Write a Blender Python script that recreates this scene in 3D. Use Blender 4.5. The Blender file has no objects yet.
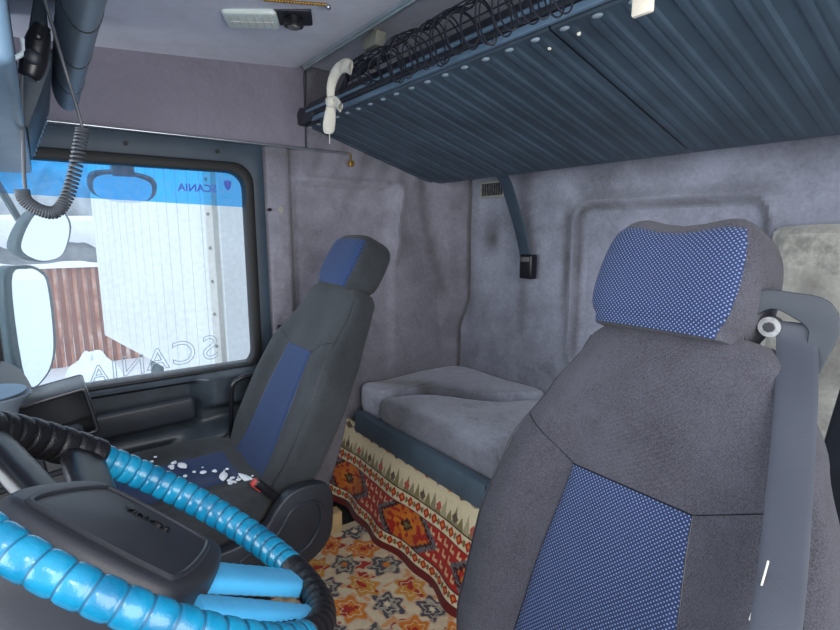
import bpy, bmesh, math, random
from mathutils import Vector as V, Matrix
random.seed(4)
C = bpy.context.scene.collection
SC = bpy.context.scene
sin, cos, pi = math.sin, math.cos, math.pi

# ------------------------------------------------------------------ camera
cam_d = bpy.data.cameras.new('camera'); cam = bpy.data.objects.new('camera', cam_d); C.objects.link(cam)
cam_d.sensor_width = 36; cam_d.lens = 505 / 840 * 36; cam_d.clip_start = .02; cam_d.clip_end = 200
yaw, pitch = math.radians(36.45), math.radians(9.33)
fh = V((cos(yaw), -sin(yaw), 0)); rt = V((-sin(yaw), -cos(yaw), 0))
fw = fh * cos(pitch) - V((0, 0, sin(pitch))); upv = rt.cross(fw)
M4 = Matrix((rt, upv, -fw)).transposed().to_4x4(); M4.translation = V((0, 0, 1.15))
cam.matrix_world = M4
SC.camera = cam

# ------------------------------------------------------------------ world, lights, exposure
w = bpy.data.worlds.new('World'); SC.world = w; w.use_nodes = True
bg = w.node_tree.nodes['Background']; bg.inputs[0].default_value = (.80, .89, 1, 1); bg.inputs[1].default_value = 1.25


def area(name, loc, rot, sx, sy, power, col=(1, 1, 1)):
    l = bpy.data.lights.new(name, 'AREA'); l.shape = 'RECTANGLE'; l.size = sx; l.size_y = sy; l.energy = power; l.color = col
    o = bpy.data.objects.new(name, l); C.objects.link(o); o.location = loc; o.rotation_euler = rot; return o


# daylight through the open driver's door (where the camera stands) and through the windscreen
area('door_daylight', (-.85, -.2, 1.35), (math.radians(88), 0, math.radians(-95)), 1.3, 1.3, 24, (1, .97, .94))
area('windscreen_daylight', (.95, 1.0, 1.25), (math.radians(97), 0, math.radians(180)), 1.9, .8, 24, (.88, .94, 1))
# small area light just above and behind the camera
area('near_camera_light', (-.05, .12, 1.42), (math.radians(78), 0, math.radians(-125)), .14, .14, 1.3, (1, .96, .92))
SC.view_settings.view_transform = 'Standard'; SC.view_settings.look = 'None'
SC.view_settings.exposure = 0.35; SC.view_settings.gamma = 1; SC.view_settings.use_curve_mapping = False


# ------------------------------------------------------------------ materials
def srgb(r, g, b):
    f = lambda c: (c / 255 / 12.92) if c / 255 <= .04045 else ((c / 255 + .055) / 1.055) ** 2.4
    return (f(r), f(g), f(b), 1)


class NT:
    def __init__(s, name):
        s.m = bpy.data.materials.new(name); s.m.use_nodes = True; s.t = s.m.node_tree
        s.b = s.t.nodes['Principled BSDF']

    def n(s, ty, **kw):
        n = s.t.nodes.new(ty)
        for k, v in kw.items(): setattr(n, k, v)
        return n

    def l(s, a, b): s.t.links.new(a, b)

    def math(s, op, a, b=None, c=None):
        n = s.n('ShaderNodeMath', operation=op)
        for i, x in enumerate((a, b, c)):
            if x is None: continue
            if isinstance(x, (int, float)): n.inputs[i].default_value = x
            else: s.l(x, n.inputs[i])
        return n.outputs[0]

    def noise(s, scale, detail=4, vec=None, rough=.55):
        n = s.n('ShaderNodeTexNoise'); n.inputs['Scale'].default_value = scale
        n.inputs['Detail'].default_value = detail; n.inputs['Roughness'].default_value = rough
        if vec is None: vec = s.obj()
        s.l(vec, n.inputs['Vector']); return n.outputs['Fac']

    def obj(s):
        if not hasattr(s, '_o'): s._o = s.n('ShaderNodeTexCoord')
        return s._o.outputs['Object']

    def uv(s):
        s.obj(); return s._o.outputs['UV']

    def ramp(s, f, stops):
        n = s.n('ShaderNodeValToRGB'); e = n.color_ramp.elements
        while len(e) < len(stops): e.new(.5)
        for i, (p, c) in enumerate(stops): e[i].position = p; e[i].color = c
        s.l(f, n.inputs[0]); return n.outputs[0]

    def mix(s, f, a, b, mode='MIX'):
        n = s.n('ShaderNodeMix', data_type='RGBA', blend_type=mode)
        for i, x in ((0, f), (6, a), (7, b)):
            if isinstance(x, (int, float)): n.inputs[i].default_value = x
            elif isinstance(x, tuple): n.inputs[i].default_value = x
            else: s.l(x, n.inputs[i])
        return n.outputs[2]

    def bump(s, h, st=.3, dist=.002):
        n = s.n('ShaderNodeBump'); n.inputs['Strength'].default_value = st; n.inputs['Distance'].default_value = dist
        s.l(h, n.inputs['Height']); s.l(n.outputs[0], s.b.inputs['Normal'])

    def set(s, rough=.5, spec=None, metal=0, sheen=0, coat=0):
        s.b.inputs['Roughness'].default_value = rough; s.b.inputs['Metallic'].default_value = metal
        if spec is not None: s.b.inputs['Specular IOR Level'].default_value = spec
        if sheen: s.b.inputs['Sheen Weight'].default_value = sheen; s.b.inputs['Sheen Roughness'].default_value = .6
        if coat: s.b.inputs['Coat Weight'].default_value = coat; s.b.inputs['Coat Roughness'].default_value = .15
        return s

    def col(s, c):
        if isinstance(c, tuple): s.b.inputs['Base Color'].default_value = c
        else: s.l(c, s.b.inputs['Base Color'])


def plain(name, c, rough=.5, metal=0, spec=None, coat=0, var=.12, nscale=9, bump=0, bscale=300):
    t = NT(name).set(rough, spec, metal, 0, coat)
    f = t.noise(nscale, 5)
    d = tuple(x * (1 - var * 1.6) for x in c[:3]) + (1,); u = tuple(min(1, x * (1 + var)) for x in c[:3]) + (1,)
    t.col(t.ramp(f, [(.3, d), (.7, u)]))
    if bump: t.bump(t.noise(bscale, 2), bump, .001)
    return t.m


def felt(name, c, var=.14, dirt=(.16, .13, .11, 1), dirt_amt=.25, fine=260):
    t = NT(name).set(.95, .15, 0, .35)
    f = t.noise(2.6, 6, rough=.7); g = t.noise(90, 3)
    d = tuple(x * (1 - var * 1.5) for x in c[:3]) + (1,); u = tuple(x * (1 + var) for x in c[:3]) + (1,)
    base = t.ramp(f, [(.36, d), (.62, u)])
    base = t.mix(.22, base, t.ramp(g, [(.35, d), (.65, u)]))
    m3 = t.noise(5.5, 8, rough=.78)
    base = t.mix(t.ramp(m3, [(.42, (0, 0, 0, 1)), (.7, (.45, .45, .45, 1))]), base, tuple(x * .55 for x in c[:3]) + (1,))
    a = t.n('ShaderNodeAttribute', attribute_name='stain').outputs['Fac']
    fl = t.math('MULTIPLY', a, t.math('ADD', t.noise(14, 5, rough=.75), .4))
    base = t.mix(fl, base, dirt)
    s2 = t.ramp(t.noise(4.3, 6, rough=.75), [(.55, (0, 0, 0, 1)), (.72, (dirt_amt,) * 3 + (1,))])
    base = t.mix(s2, base, dirt)
    t.col(base); t.bump(t.noise(fine, 3), .28, .0012)
    return t.m


def weave(name, c1, c2, scale=420):
    t = NT(name).set(.92, .2, 0, .08)
    sp = t.n('ShaderNodeSeparateXYZ'); t.l(t.uv(), sp.inputs[0])
    a = t.math('SINE', t.math('MULTIPLY', t.math('ADD', sp.outputs[0], t.math('MULTIPLY', sp.outputs[1], .35)), 1900.))
    b = t.math('SINE', t.math('MULTIPLY', sp.outputs[1], 1500.))
    h = t.math('MULTIPLY_ADD', t.math('MULTIPLY', a, b), .22, .5)
    nz = t.math('MULTIPLY_ADD', t.noise(520, 2), 3.2, -1.6)
    h = t.math('ADD', h, nz)
    h.node.use_clamp = True
    g = t.noise(6, 6, rough=.7)
    base = t.mix(h, c1, c2)
    base = t.mix(t.ramp(g, [(.35, (0, 0, 0, 1)), (.75, (.5, .5, .5, 1))]), base, tuple(x * 1.6 for x in c2[:3]) + (1,))
    t.col(base); t.bump(h, .5, .001); return t.m


def dots(name, base, dot, pitch=.0065):
    t = NT(name).set(.9, .2, 0, .08)
    sp = t.n('ShaderNodeSeparateXYZ'); t.l(t.uv(), sp.inputs[0])
    k = 2 * pi / pitch
    a = t.math('MULTIPLY', t.math('ADD', t.math('SINE', t.math('MULTIPLY', sp.outputs[0], k)), 1), .5)
    b = t.math('MULTIPLY', t.math('ADD', t.math('SINE', t.math('MULTIPLY', sp.outputs[1], k)), 1), .5)
    ab = t.math('MULTIPLY', a, b)
    a2 = t.math('SUBTRACT', 1, a); b2 = t.math('SUBTRACT', 1, b)
    m = t.math('MAXIMUM', ab, t.math('MULTIPLY', a2, b2))
    f = t.ramp(m, [(.66, (0, 0, 0, 1)), (.86, (1, 1, 1, 1))])
    g = t.noise(7, 4)
    bb = t.mix(g, base, tuple(x * .65 for x in base[:3]) + (1,))
    t.col(t.mix(f, bb, dot)); t.bump(m, .3, .001); return t.m


def vcol(name, rough=.95, attr='Col', bump=.5):
    t = NT(name).set(rough, .1, 0, .2)
    a = t.n('ShaderNodeAttribute', attribute_name=attr).outputs['Color']
    g = t.noise(60, 4)
    t.col(t.mix(t.math('MULTIPLY', g, .55), a, t.mix(1., a, (.6, .57, .53, 1), 'MULTIPLY')))
    t.bump(t.noise(420, 2), bump, .0015); return t.m


MAT = dict(
    rail=plain('rail_plastic', srgb(82, 100, 114), .5, bump=.2, bscale=400),
    guide=plain('belt_guide_plastic', srgb(40, 47, 56), .5, bump=.1),
    plastic=plain('blue_grey_plastic', srgb(50, 66, 80), .5, bump=.25, bscale=500),
    shelf=plain('shelf_plastic', srgb(62, 78, 92), .48, bump=.2, bscale=420, var=.2, nscale=5),
    shelf_glint=plain('shelf_rib_glint', srgb(150, 166, 178), .5),
    dark=plain('charcoal_plastic', srgb(38, 42, 50), .45, bump=.25, bscale=600, var=.2),
    door=plain('door_plastic', srgb(52, 60, 68), .4, bump=.3, bscale=380, var=.28, nscale=12),
    console=plain('console_plastic', srgb(98, 124, 146), .42, var=.12, bump=.1),
    console_l=plain('console_grey', srgb(128, 142, 156), .5, var=.1),
    pad=plain('wheel_pad_plastic', srgb(44, 46, 52), .42, var=.15, bump=.15, bscale=350),
    gloss=plain('black_gloss', srgb(22, 23, 28), .3, var=.2, bump=.12, bscale=350),
    rubber=plain('black_rubber', srgb(16, 17, 20), .6),
    wrap_k=plain('black_leatherette', srgb(20, 20, 24), .34, var=.3, bump=.9, bscale=520),
    metal=plain('brushed_metal', srgb(190, 195, 200), .3, metal=.9),
    alu=plain('aluminium', srgb(200, 212, 216), .35, metal=.7),
    steel=plain('dull_steel', srgb(150, 150, 150), .45, metal=.8, var=.3, nscale=60),
    brass=plain('brass', srgb(180, 140, 70), .35, metal=.8),
    white_cloth=plain('white_cloth', srgb(225, 222, 208), .9, bump=.6, bscale=500),
    cream=plain('cream_plastic', srgb(225, 215, 195), .6),
    beige=plain('beige_plastic', srgb(150, 152, 140), .6),
    lens=plain('lamp_lens', srgb(232, 244, 238), .3, var=.04),
    red=plain('red_button', srgb(190, 60, 50), .35),
    wood=plain('light_wood', srgb(205, 178, 130), .7, nscale=30),
    snow=plain('snow', srgb(243, 247, 252), .7, var=.03, bump=.6, bscale=30),
    trailer=plain('trailer_panel', srgb(232, 233, 230), .5, var=.05, nscale=2),
    trailer_post=plain('trailer_post', srgb(205, 200, 190), .5, var=.06),
    under=plain('trailer_underframe', srgb(90, 105, 110), .7, var=.4),
    mirror_shell=plain('mirror_shell', srgb(60, 85, 92), .4),
    mirror_white=plain('mirror_shell_white', srgb(205, 220, 228), .4, var=.05),
    belt=plain('belt_webbing', srgb(56, 60, 70), .6, var=.1, bump=.3, bscale=700),
    cord=plain('cord_black', srgb(70, 74, 80), .45),
    net=plain('net_cord', srgb(22, 26, 38), .6),
    felt=felt('grey_felt', srgb(134, 132, 143), .26, dirt=(.05, .04, .035, 1), dirt_amt=.4),
    felt_up=felt('upper_felt', srgb(142, 136, 149), dirt_amt=.08),
    felt_back=felt('back_felt', srgb(146, 149, 164), var=.3, dirt=(.035, .026, .022, 1), dirt_amt=.35),
    ceil=felt('ceiling_felt', srgb(214, 216, 232), .05, dirt_amt=.06),
    bunk=felt('bunk_felt', srgb(164, 168, 184), .34, dirt=(.05, .042, .04, 1), dirt_amt=.5, fine=180),
    slab=felt('stained_foam', srgb(192, 191, 182), .35, dirt=(.10, .095, .09, 1), dirt_amt=.8, fine=120),
    seat=weave('seat_fabric', srgb(40, 40, 46), srgb(72, 71, 79)),
    seat_d=weave('seat_fabric_dark', srgb(30, 33, 36), srgb(58, 62, 66)),
    dots=dots('blue_dotted_fabric', srgb(40, 50, 82), srgb(104, 126, 168)),
    dots_p=dots('blue_fabric_passenger', srgb(32, 48, 84), srgb(72, 102, 152)),
    carpet=vcol('patterned_carpet'), rug=vcol('floor_rug'),
    slush=plain('floor_rubber', srgb(40, 40, 42), .8),
)


def wrapmat():
    t = NT('turquoise_leatherette').set(.27, .5, 0, 0, .35)
    g = t.noise(28, 4)
    t.col(t.ramp(g, [(.3, srgb(8, 100, 138)), (.7, srgb(24, 138, 176))]))
    v = t.n('ShaderNodeTexVoronoi'); v.inputs['Scale'].default_value = 520; t.l(t.obj(), v.inputs['Vector'])
    t.bump(v.outputs['Distance'], .18, .0006); return t.m


MAT['wrap'] = wrapmat()
MAT['wrap_seam'] = plain('turquoise_seam', srgb(14, 84, 116), .5)
MAT['tape'] = plain('blue_tape', srgb(84, 186, 238), .22, coat=.5, var=.1, bump=.2, bscale=60)


def glassmat(name, tint, gl=.06, dirt=0.0):
    m = bpy.data.materials.new(name); m.use_nodes = True; t = m.node_tree
    for n in list(t.nodes):
        if n.type != 'OUTPUT_MATERIAL': t.nodes.remove(n)
    out = [n for n in t.nodes][0]
    tr = t.nodes.new('ShaderNodeBsdfTransparent'); tr.inputs[0].default_value = tint
    g = t.nodes.new('ShaderNodeBsdfGlossy'); g.inputs['Roughness'].default_value = .03
    mx = t.nodes.new('ShaderNodeMixShader'); mx.inputs[0].default_value = gl
    t.links.new(tr.outputs[0], mx.inputs[1]); t.links.new(g.outputs[0], mx.inputs[2])
    last = mx.outputs[0]
    if dirt:
        d = t.nodes.new('ShaderNodeBsdfDiffuse'); d.inputs[0].default_value = (.85, .9, .95, 1)
        m2 = t.nodes.new('ShaderNodeMixShader')
        no = t.nodes.new('ShaderNodeTexNoise'); no.inputs['Scale'].default_value = 60; no.inputs['Detail'].default_value = 8
        tc = t.nodes.new('ShaderNodeTexCoord'); t.links.new(tc.outputs['Object'], no.inputs['Vector'])
        r = t.nodes.new('ShaderNodeMath'); r.operation = 'MULTIPLY'; r.inputs[1].default_value = dirt; t.links.new(no.outputs['Fac'], r.inputs[0])
        t.links.new(r.outputs[0], m2.inputs[0]); t.links.new(last, m2.inputs[1]); t.links.new(d.outputs[0], m2.inputs[2]); last = m2.outputs[0]
    t.links.new(last, out.inputs[0]); return m


MAT['glass'] = glassmat('window_glass', (.93, .97, 1, 1), .0, .13)
MAT['film'] = glassmat('blue_film', (.10, .70, 1.0, 1), .0, .05)
MAT['filmtext'] = plain('blue_print', srgb(30, 110, 215), .5)
MAT['etch'] = plain('outline_print', srgb(176, 184, 188), .5, var=.02)
MAT['mglass'] = plain('mirror_glass', srgb(235, 240, 245), .02, metal=1, var=.01)


# ------------------------------------------------------------------ builders
class MB:
    """collects geometry (world coordinates) and links it as ONE mesh object"""

    def __init__(s): s.v = []; s.f = []; s.uv = []; s.sm = []; s.attr = []; s.col = []; s.mi = []

    def add(s, vs, fs, smooth=True, uvs=None, stain=None, cols=None, mi=0):
        k = len(s.v); s.v += [tuple(p) for p in vs]
        s.uv += uvs if uvs else [(p[0] + p[1] * .3, p[2]) for p in vs]
        s.attr += stain if stain else [0.] * len(vs)
        s.col += cols if cols else [(1, 1, 1, 1)] * len(vs)
        for f in fs: s.f.append(tuple(i + k for i in f)); s.sm.append(smooth); s.mi.append(mi)
        return s

    def box(s, lo, hi, bev=0., seg=2, rot=None, piv=None, mi=0):
        bm = bmesh.new(); bmesh.ops.create_cube(bm, size=1)
        lo, hi = V(lo), V(hi); c = (lo + hi) / 2; d = hi - lo
        for v in bm.verts: v.co = V((v.co.x * d.x, v.co.y * d.y, v.co.z * d.z)) + c
        if bev: bmesh.ops.bevel(bm, geom=bm.edges[:], offset=bev, segments=seg, profile=.5, affect='EDGES', clamp_overlap=True)
        if rot is not None:
            pv = V(piv) if piv is not None else c
            for v in bm.verts: v.co = rot @ (v.co - pv) + pv
        return s.bm(bm, smooth=bool(bev), mi=mi)

    def bm(s, bm, smooth=True, mi=0):
        bm.verts.ensure_lookup_table(); bm.normal_update()
        vs = [v.co.copy() for v in bm.verts]; fs = [[v.index for v in f.verts] for f in bm.faces]
        bm.verts.index_update(); s.add(vs, fs, smooth, mi=mi); bm.free(); return s

    def tube(s, pts, r, n=10, cap=True, closed=False, up=None, mi=0, ell=None):
        pts = [V(p) for p in pts]; N = len(pts)
        R = r if callable(r) else (lambda t: r)
        vs = []; uvs = []; prev = None; L = 0
        for i, p in enumerate(pts):
            a = pts[(i - 1) % N] if (closed or i > 0) else p; b = pts[(i + 1) % N] if (closed or i < N - 1) else p
            t = (b - a).normalized()
            if prev is None:
                q = V(up) if up is not None else (V((0, 0, 1)) if abs(t.z) < .9 else V((0, 1, 0)))
            else: q = prev
            q = (q - t * q.dot(t)).normalized(); prev = q; s2 = t.cross(q)
            if i: L += (pts[i] - pts[i - 1]).length
            rr = R(i / max(1, N - 1)); ea, eb = (ell if ell else (1, 1))
            for j in range(n):
                an = 2 * pi * j / n
                vs.append(p + q * (rr * ea * cos(an)) + s2 * (rr * eb * sin(an))); uvs.append((an * rr, L))
        fs = []
        for i in range(N if closed else N - 1):
            i2 = (i + 1) % N
            for j in range(n):
                j2 = (j + 1) % n; fs.append((i * n + j, i2 * n + j, i2 * n + j2, i * n + j2))
        if cap and not closed: fs.append(tuple(range(n))); fs.append(tuple((N - 1) * n + j for j in reversed(range(n))))
        return s.add(vs, fs, True, uvs, mi=mi)

    def grid(s, nu, nv, fn, wu=False, smooth=True, stain=None, colf=None, uvf=None, flip=False, mi=0):
        """fn(u,v) -> point, u,v in 0..1"""
        vs = []; uvs = []; st = []; cl = []
        for j in range(nv + 1):
            for i in range(nu if wu else nu + 1):
                u, v = i / nu, j / nv; p = fn(u, v); vs.append(p)
                uvs.append(uvf(u, v) if uvf else (u, v)); st.append(stain(u, v) if stain else 0.); cl.append(colf(u, v) if colf else (1, 1, 1, 1))
        W = nu if wu else nu + 1; fs = []
        for j in range(nv):
            for i in range(nu):
                i2 = (i + 1) % W
                f = (j * W + i, j * W + i2, (j + 1) * W + i2, (j + 1) * W + i)
                fs.append(f[::-1] if flip else f)
        return s.add(vs, fs, smooth, uvs, st, cl, mi)

    def prism(s, poly, origin, ax, ay, an, depth, bev=0., seg=2, hole=None, mi=0):
        """extrude a 2-D outline (and optional hole) along an"""
        bm = bmesh.new(); o, ax, ay, an = V(origin), V(ax), V(ay), V(an)
        P = lambda q, h: o + ax * q[0] + ay * q[1] + an * h
        if hole is None:
            f = bm.faces.new([bm.verts.new(P(q, 0)) for q in poly])
            r = bmesh.ops.extrude_face_region(bm, geom=[f])
            bmesh.ops.translate(bm, vec=an * depth, verts=[g for g in r['geom'] if isinstance(g, bmesh.types.BMVert)])
        else:
            n = len(poly); assert n == len(hole)
            A = [[bm.verts.new(P(q, h)) for q in L] for L in (poly, hole) for h in (0, depth)]
            for i in range(n):
                j = (i + 1) % n
                bm.faces.new((A[0][i], A[0][j], A[2][j], A[2][i])); bm.faces.new((A[1][i], A[3][i], A[3][j], A[1][j]))
                bm.faces.new((A[0][i], A[1][i], A[1][j], A[0][j])); bm.faces.new((A[2][i], A[2][j], A[3][j], A[3][i]))
        bmesh.ops.recalc_face_normals(bm, faces=bm.faces[:])
        if bev:
            ed = [e for e in bm.edges if e.calc_face_angle(0) > .7]
            bmesh.ops.bevel(bm, geom=ed, offset=bev, segments=seg, profile=.5, affect='EDGES', clamp_overlap=True)
        return s.bm(bm, smooth=bool(bev), mi=mi)

    def sph(s, c, r, seg=16, sc=(1, 1, 1), mi=0):
        bm = bmesh.new(); bmesh.ops.create_uvsphere(bm, u_segments=seg, v_segments=max(6, seg // 2), radius=r)
        for v in bm.verts: v.co = V((v.co.x * sc[0], v.co.y * sc[1], v.co.z * sc[2])) + V(c)
        return s.bm(bm, mi=mi)

    def cyl(s, a, b, r, n=20, bev=0):
        return s.tube([a, V(a).lerp(V(b), .5), b], r, n)

    def build(s, name, mat, parent=None, sharp=40):
        mats = mat if isinstance(mat, (list, tuple)) else [mat]
        off = V((0, 0, 0)); q = parent
        while q is not None: off += V(q.location); q = q.parent
        own = V((0, 0, 0))
        if parent is None:
            xs = [p[0] for p in s.v]; ys = [p[1] for p in s.v]; zs = [p[2] for p in s.v]
            own = V(((min(xs) + max(xs)) / 2, (min(ys) + max(ys)) / 2, min(zs)))
        me = bpy.data.meshes.new(name)
        d = off + own
        me.from_pydata([(p[0] - d.x, p[1] - d.y, p[2] - d.z) for p in s.v], [], s.f)
        ul = me.uv_layers.new(name='UVMap')
        idx = [0] * len(me.loops); me.loops.foreach_get('vertex_index', idx)
        flat = []
        for i in idx: flat += s.uv[i]
        ul.data.foreach_set('uv', flat)
        if any(s.attr):
            a = me.attributes.new('stain', 'FLOAT', 'POINT'); a.data.foreach_set('value', s.attr)
        if any(c != (1, 1, 1, 1) for c in s.col):
            a = me.color_attributes.new('Col', 'FLOAT_COLOR', 'POINT'); a.data.foreach_set('color', [x for c in s.col for x in c])
        for m in mats: me.materials.append(m if not isinstance(m, str) else MAT[m])
        me.polygons.foreach_set('use_smooth', s.sm); me.polygons.foreach_set('material_index', s.mi)
        me.update()
        o = bpy.data.objects.new(name, me); C.objects.link(o); o.location = own
        if parent: o.parent = parent
        if any(s.sm):
            try: me.set_sharp_from_angle(angle=math.radians(sharp))
            except Exception: pass
        return o


def tag(o, label=None, cat=None, group=None, kind=None):
    for k, v in (('label', label), ('category', cat), ('group', group), ('kind', kind)):
        if v: o[k] = v
    return o


def thing(name, loc, label, cat, group=None):
    o = bpy.data.objects.new(name, None); o.empty_display_size = .05; C.objects.link(o); o.location = loc
    return tag(o, label, cat, group)


def struct(o): o['kind'] = 'structure'; return o


def ss(a, b, x):
    t = max(0., min(1., (x - a) / (b - a))) if a != b else float(x > a)
    return t * t * (3 - 2 * t)


def lerp(a, b, t): return a + (b - a) * t


def interp(tab, x):
    if x <= tab[0][0]: return tab[0][1]
    for (a, p), (b, q) in zip(tab, tab[1:]):
        if x <= b:
            t = (x - a) / (b - a); t = t * t * (3 - 2 * t) * .5 + t * .5
            return p + (q - p) * t
    return tab[-1][1]


def smooth_path(pts, k=8, closed=False):
    P = [V(p) for p in pts]; n = len(P); out = []
    for i in range(n if closed else n - 1):
        g = lambda j: P[j % n] if closed else P[max(0, min(n - 1, j))]
        a, b, c, d = g(i - 1), g(i), g(i + 1), g(i + 2)
        for j in range(k):
            t = j / k
            out.append(.5 * ((2 * b) + (c - a) * t + (2 * a - 5 * b + 4 * c - d) * t * t + (3 * b - a - 3 * c + d) * t ** 3))
    if not closed: out.append(P[-1])
    return out


def rrect(x0, y0, x1, y1, r, k=5):
    out = []
    for cx, cy, a0 in ((x1 - r, y1 - r, 0), (x0 + r, y1 - r, 90), (x0 + r, y0 + r, 180), (x1 - r, y0 + r, 270)):
        for j in range(k + 1):
            a = math.radians(a0 + 90 * j / k); out.append((cx + r * cos(a), cy + r * sin(a)))
    return out


def hnoise(x, y, s=0):
    """cheap smooth value noise"""
    def h(i, j): return math.fmod(abs(sin(i * 127.1 + j * 311.7 + s * 74.7) * 43758.5453), 1.)
    i, j = math.floor(x), math.floor(y); fx, fy = x - i, y - j
    fx = fx * fx * (3 - 2 * fx); fy = fy * fy * (3 - 2 * fy)
    return lerp(lerp(h(i, j), h(i + 1, j), fx), lerp(h(i, j + 1), h(i + 1, j + 1), fx), fy)


def text(name, body, size, loc, ax, ay, mat, parent=None, depth=.0006, outline=0., bold=0.):
    """real lettering: ax is the reading direction, ay is up"""
    cu = bpy.data.curves.new(name, 'FONT'); cu.body = body; cu.size = size; cu.align_x = 'CENTER'; cu.align_y = 'CENTER'
    cu.extrude = depth; cu.offset = bold
    if outline: cu.fill_mode = 'NONE'; cu.extrude = 0; cu.bevel_depth = outline; cu.bevel_resolution = 1
    tmp = bpy.data.objects.new(name, cu); C.objects.link(tmp)
    dg = bpy.context.evaluated_depsgraph_get(); me = bpy.data.meshes.new_from_object(tmp.evaluated_get(dg))
    bpy.data.objects.remove(tmp)
    ax, ay = V(ax).normalized(), V(ay).normalized(); an = ax.cross(ay)
    M = Matrix((ax, ay, an)).transposed().to_4x4(); M.translation = V(loc)
    me.transform(M)
    mb = MB(); mb.add([v.co.copy() for v in me.vertices], [tuple(p.vertices) for p in me.polygons], False)
    return mb.build(name, mat, parent)


# ================================================================== THE SETTING
XW, YB = 1.9, -1.63
# floor
struct(MB().box((-.3, YB, -.06), (1.98, .75, -.02)).build('floor', 'slush'))

# ceiling : gently domed, continues behind the curtain rail


def ceil_z(y):
    if y > -.84: return 1.70 + (-.18 - y) / .66 * .05
    return 1.765


mb = MB()
mb.grid(8, 60, lambda u, v: (lerp(-.35, 1.95, u), lerp(.32, YB - .05, v), ceil_z(lerp(.32, YB - .05, v)) + .012 * (hnoise(u * 4, v * 5) - .5) * 0), flip=False)
mb.box((-.35, YB - .05, 1.80), (1.95, .32, 1.84))
struct(mb.build('ceiling', 'ceil'))


# right (passenger side) wall behind the door: padded fabric
def side_h(y, z):
    """how far the padding stands in from x = 1.9"""
    if z > 1.462 and y > -.85: return -.05
    h = 0
    # soft pillar strip beside the door
    p = ss(-.675, -.69, y) * (1 - ss(-.765, -.78, y))
    h += .022 * p + .006 * p * (hnoise(y * 22, z * 9, 3) - .5) * 2
    # broad recessed panel
    rx = ss(-.785, -.80, y) * (1 - ss(-1.215, -1.25, y)); rz = 1 - ss(1.325, 1.35, z)
    h += .02 * ss(-.78, -.83, y)
    h -= .022 * rx * rz
    # moulded ridge round its rear upper corner
    d = abs(y + 1.245 + .03 * ss(1.15, 1.33, z))
    h += .038 * math.exp(-(d / .024) ** 2) * ss(.98, 1.1, z) * (1 - ss(1.33, 1.38, z))
    h += .016 * math.exp(-((z - 1.352) / .012) ** 2) * ss(-.8, -.84, y) * (1 - ss(-1.2, -1.24, y))
    # bulging padding into the rear corner
    c = ss(-1.38 - .12 * ss(1.25, .75, z), -1.52, y)
    h += .07 * c * ss(.66, .86, z)
    h += .012 * ss(-1.50, -1.62, y)
    # sagging wrinkles
    h += .012 * (hnoise(y * 7 + z * 3, z * 5, 5) - .5) * ss(-.8, -.9, y) + .004 * sin(y * 60 + z * 24) * ss(1.2, 1.42, z) * ss(-.78, -.9, y)
    return h


def side_st(u, v):
    y = lerp(-.672, YB - .02, u); z = lerp(.1, 1.80, v)
    s = 0
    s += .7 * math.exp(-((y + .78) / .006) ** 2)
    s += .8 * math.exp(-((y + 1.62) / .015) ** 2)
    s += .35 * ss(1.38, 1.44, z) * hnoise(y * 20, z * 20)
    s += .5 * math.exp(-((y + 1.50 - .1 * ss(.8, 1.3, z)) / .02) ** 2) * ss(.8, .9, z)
    return min(1, s)


mb = MB(); NU, NV = 130, 150
mb.grid(NU, NV, lambda u, v: (XW - side_h(lerp(-.672, YB - .02, u), lerp(.1, 1.80, v)), lerp(-.672, YB - .02, u), lerp(.1, 1.80, v)), stain=side_st)
mb.box((1.91, YB - .05, -.05), (1.97, -.672, 1.82))
struct(mb.build('wall_right', 'felt'))
# upper wall above the door
mb = MB()
mb.grid(60, 24, lambda u, v: (1.885 - .03 * ss(.75, 1, v) ** 2 + .003 * hnoise(u * 9, v * 4), lerp(.32, -.845, u), lerp(1.462, 1.775, v)))
mb.add([(1.885, -.845, 1.462), (1.885, -.845, 1.775), (1.93, -.845, 1.775), (1.93, -.845, 1.462)], [(0, 1, 2, 3)], False)
mb.box((1.9, -.672, 1.47), (1.97, .32, 1.80))
struct(mb.build('wall_right', 'felt_up'))
struct(MB().tube([(1.884, -.846, 1.46), (1.872, -.846, 1.62), (1.855, -.846, 1.765)], .003, 6).build('trim_1', 'dark'))


# back wall with moulded rounded panel
def sd_rr(px, pz, x0, z0, x1, z1, r):
    cx, cz = (x0 + x1) / 2, (z0 + z1) / 2
    qx = abs(px - cx) - (x1 - x0) / 2 + r; qz = abs(pz - cz) - (z1 - z0) / 2 + r
    return math.hypot(max(qx, 0), max(qz, 0)) + min(max(qx, qz), 0) - r


def back_h(x, z):
    d = sd_rr(x, z, .565, .62, 1.205, 1.255, .07)
    h = .026 * math.exp(-((d) / .019) ** 2) - .016 * ss(.02, -.02, d)
    h -= .004 * math.exp(-((d + .035) / .008) ** 2)
    h += .006 * (hnoise(x * 6, z * 6, 9) - .5)
    return h


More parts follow.
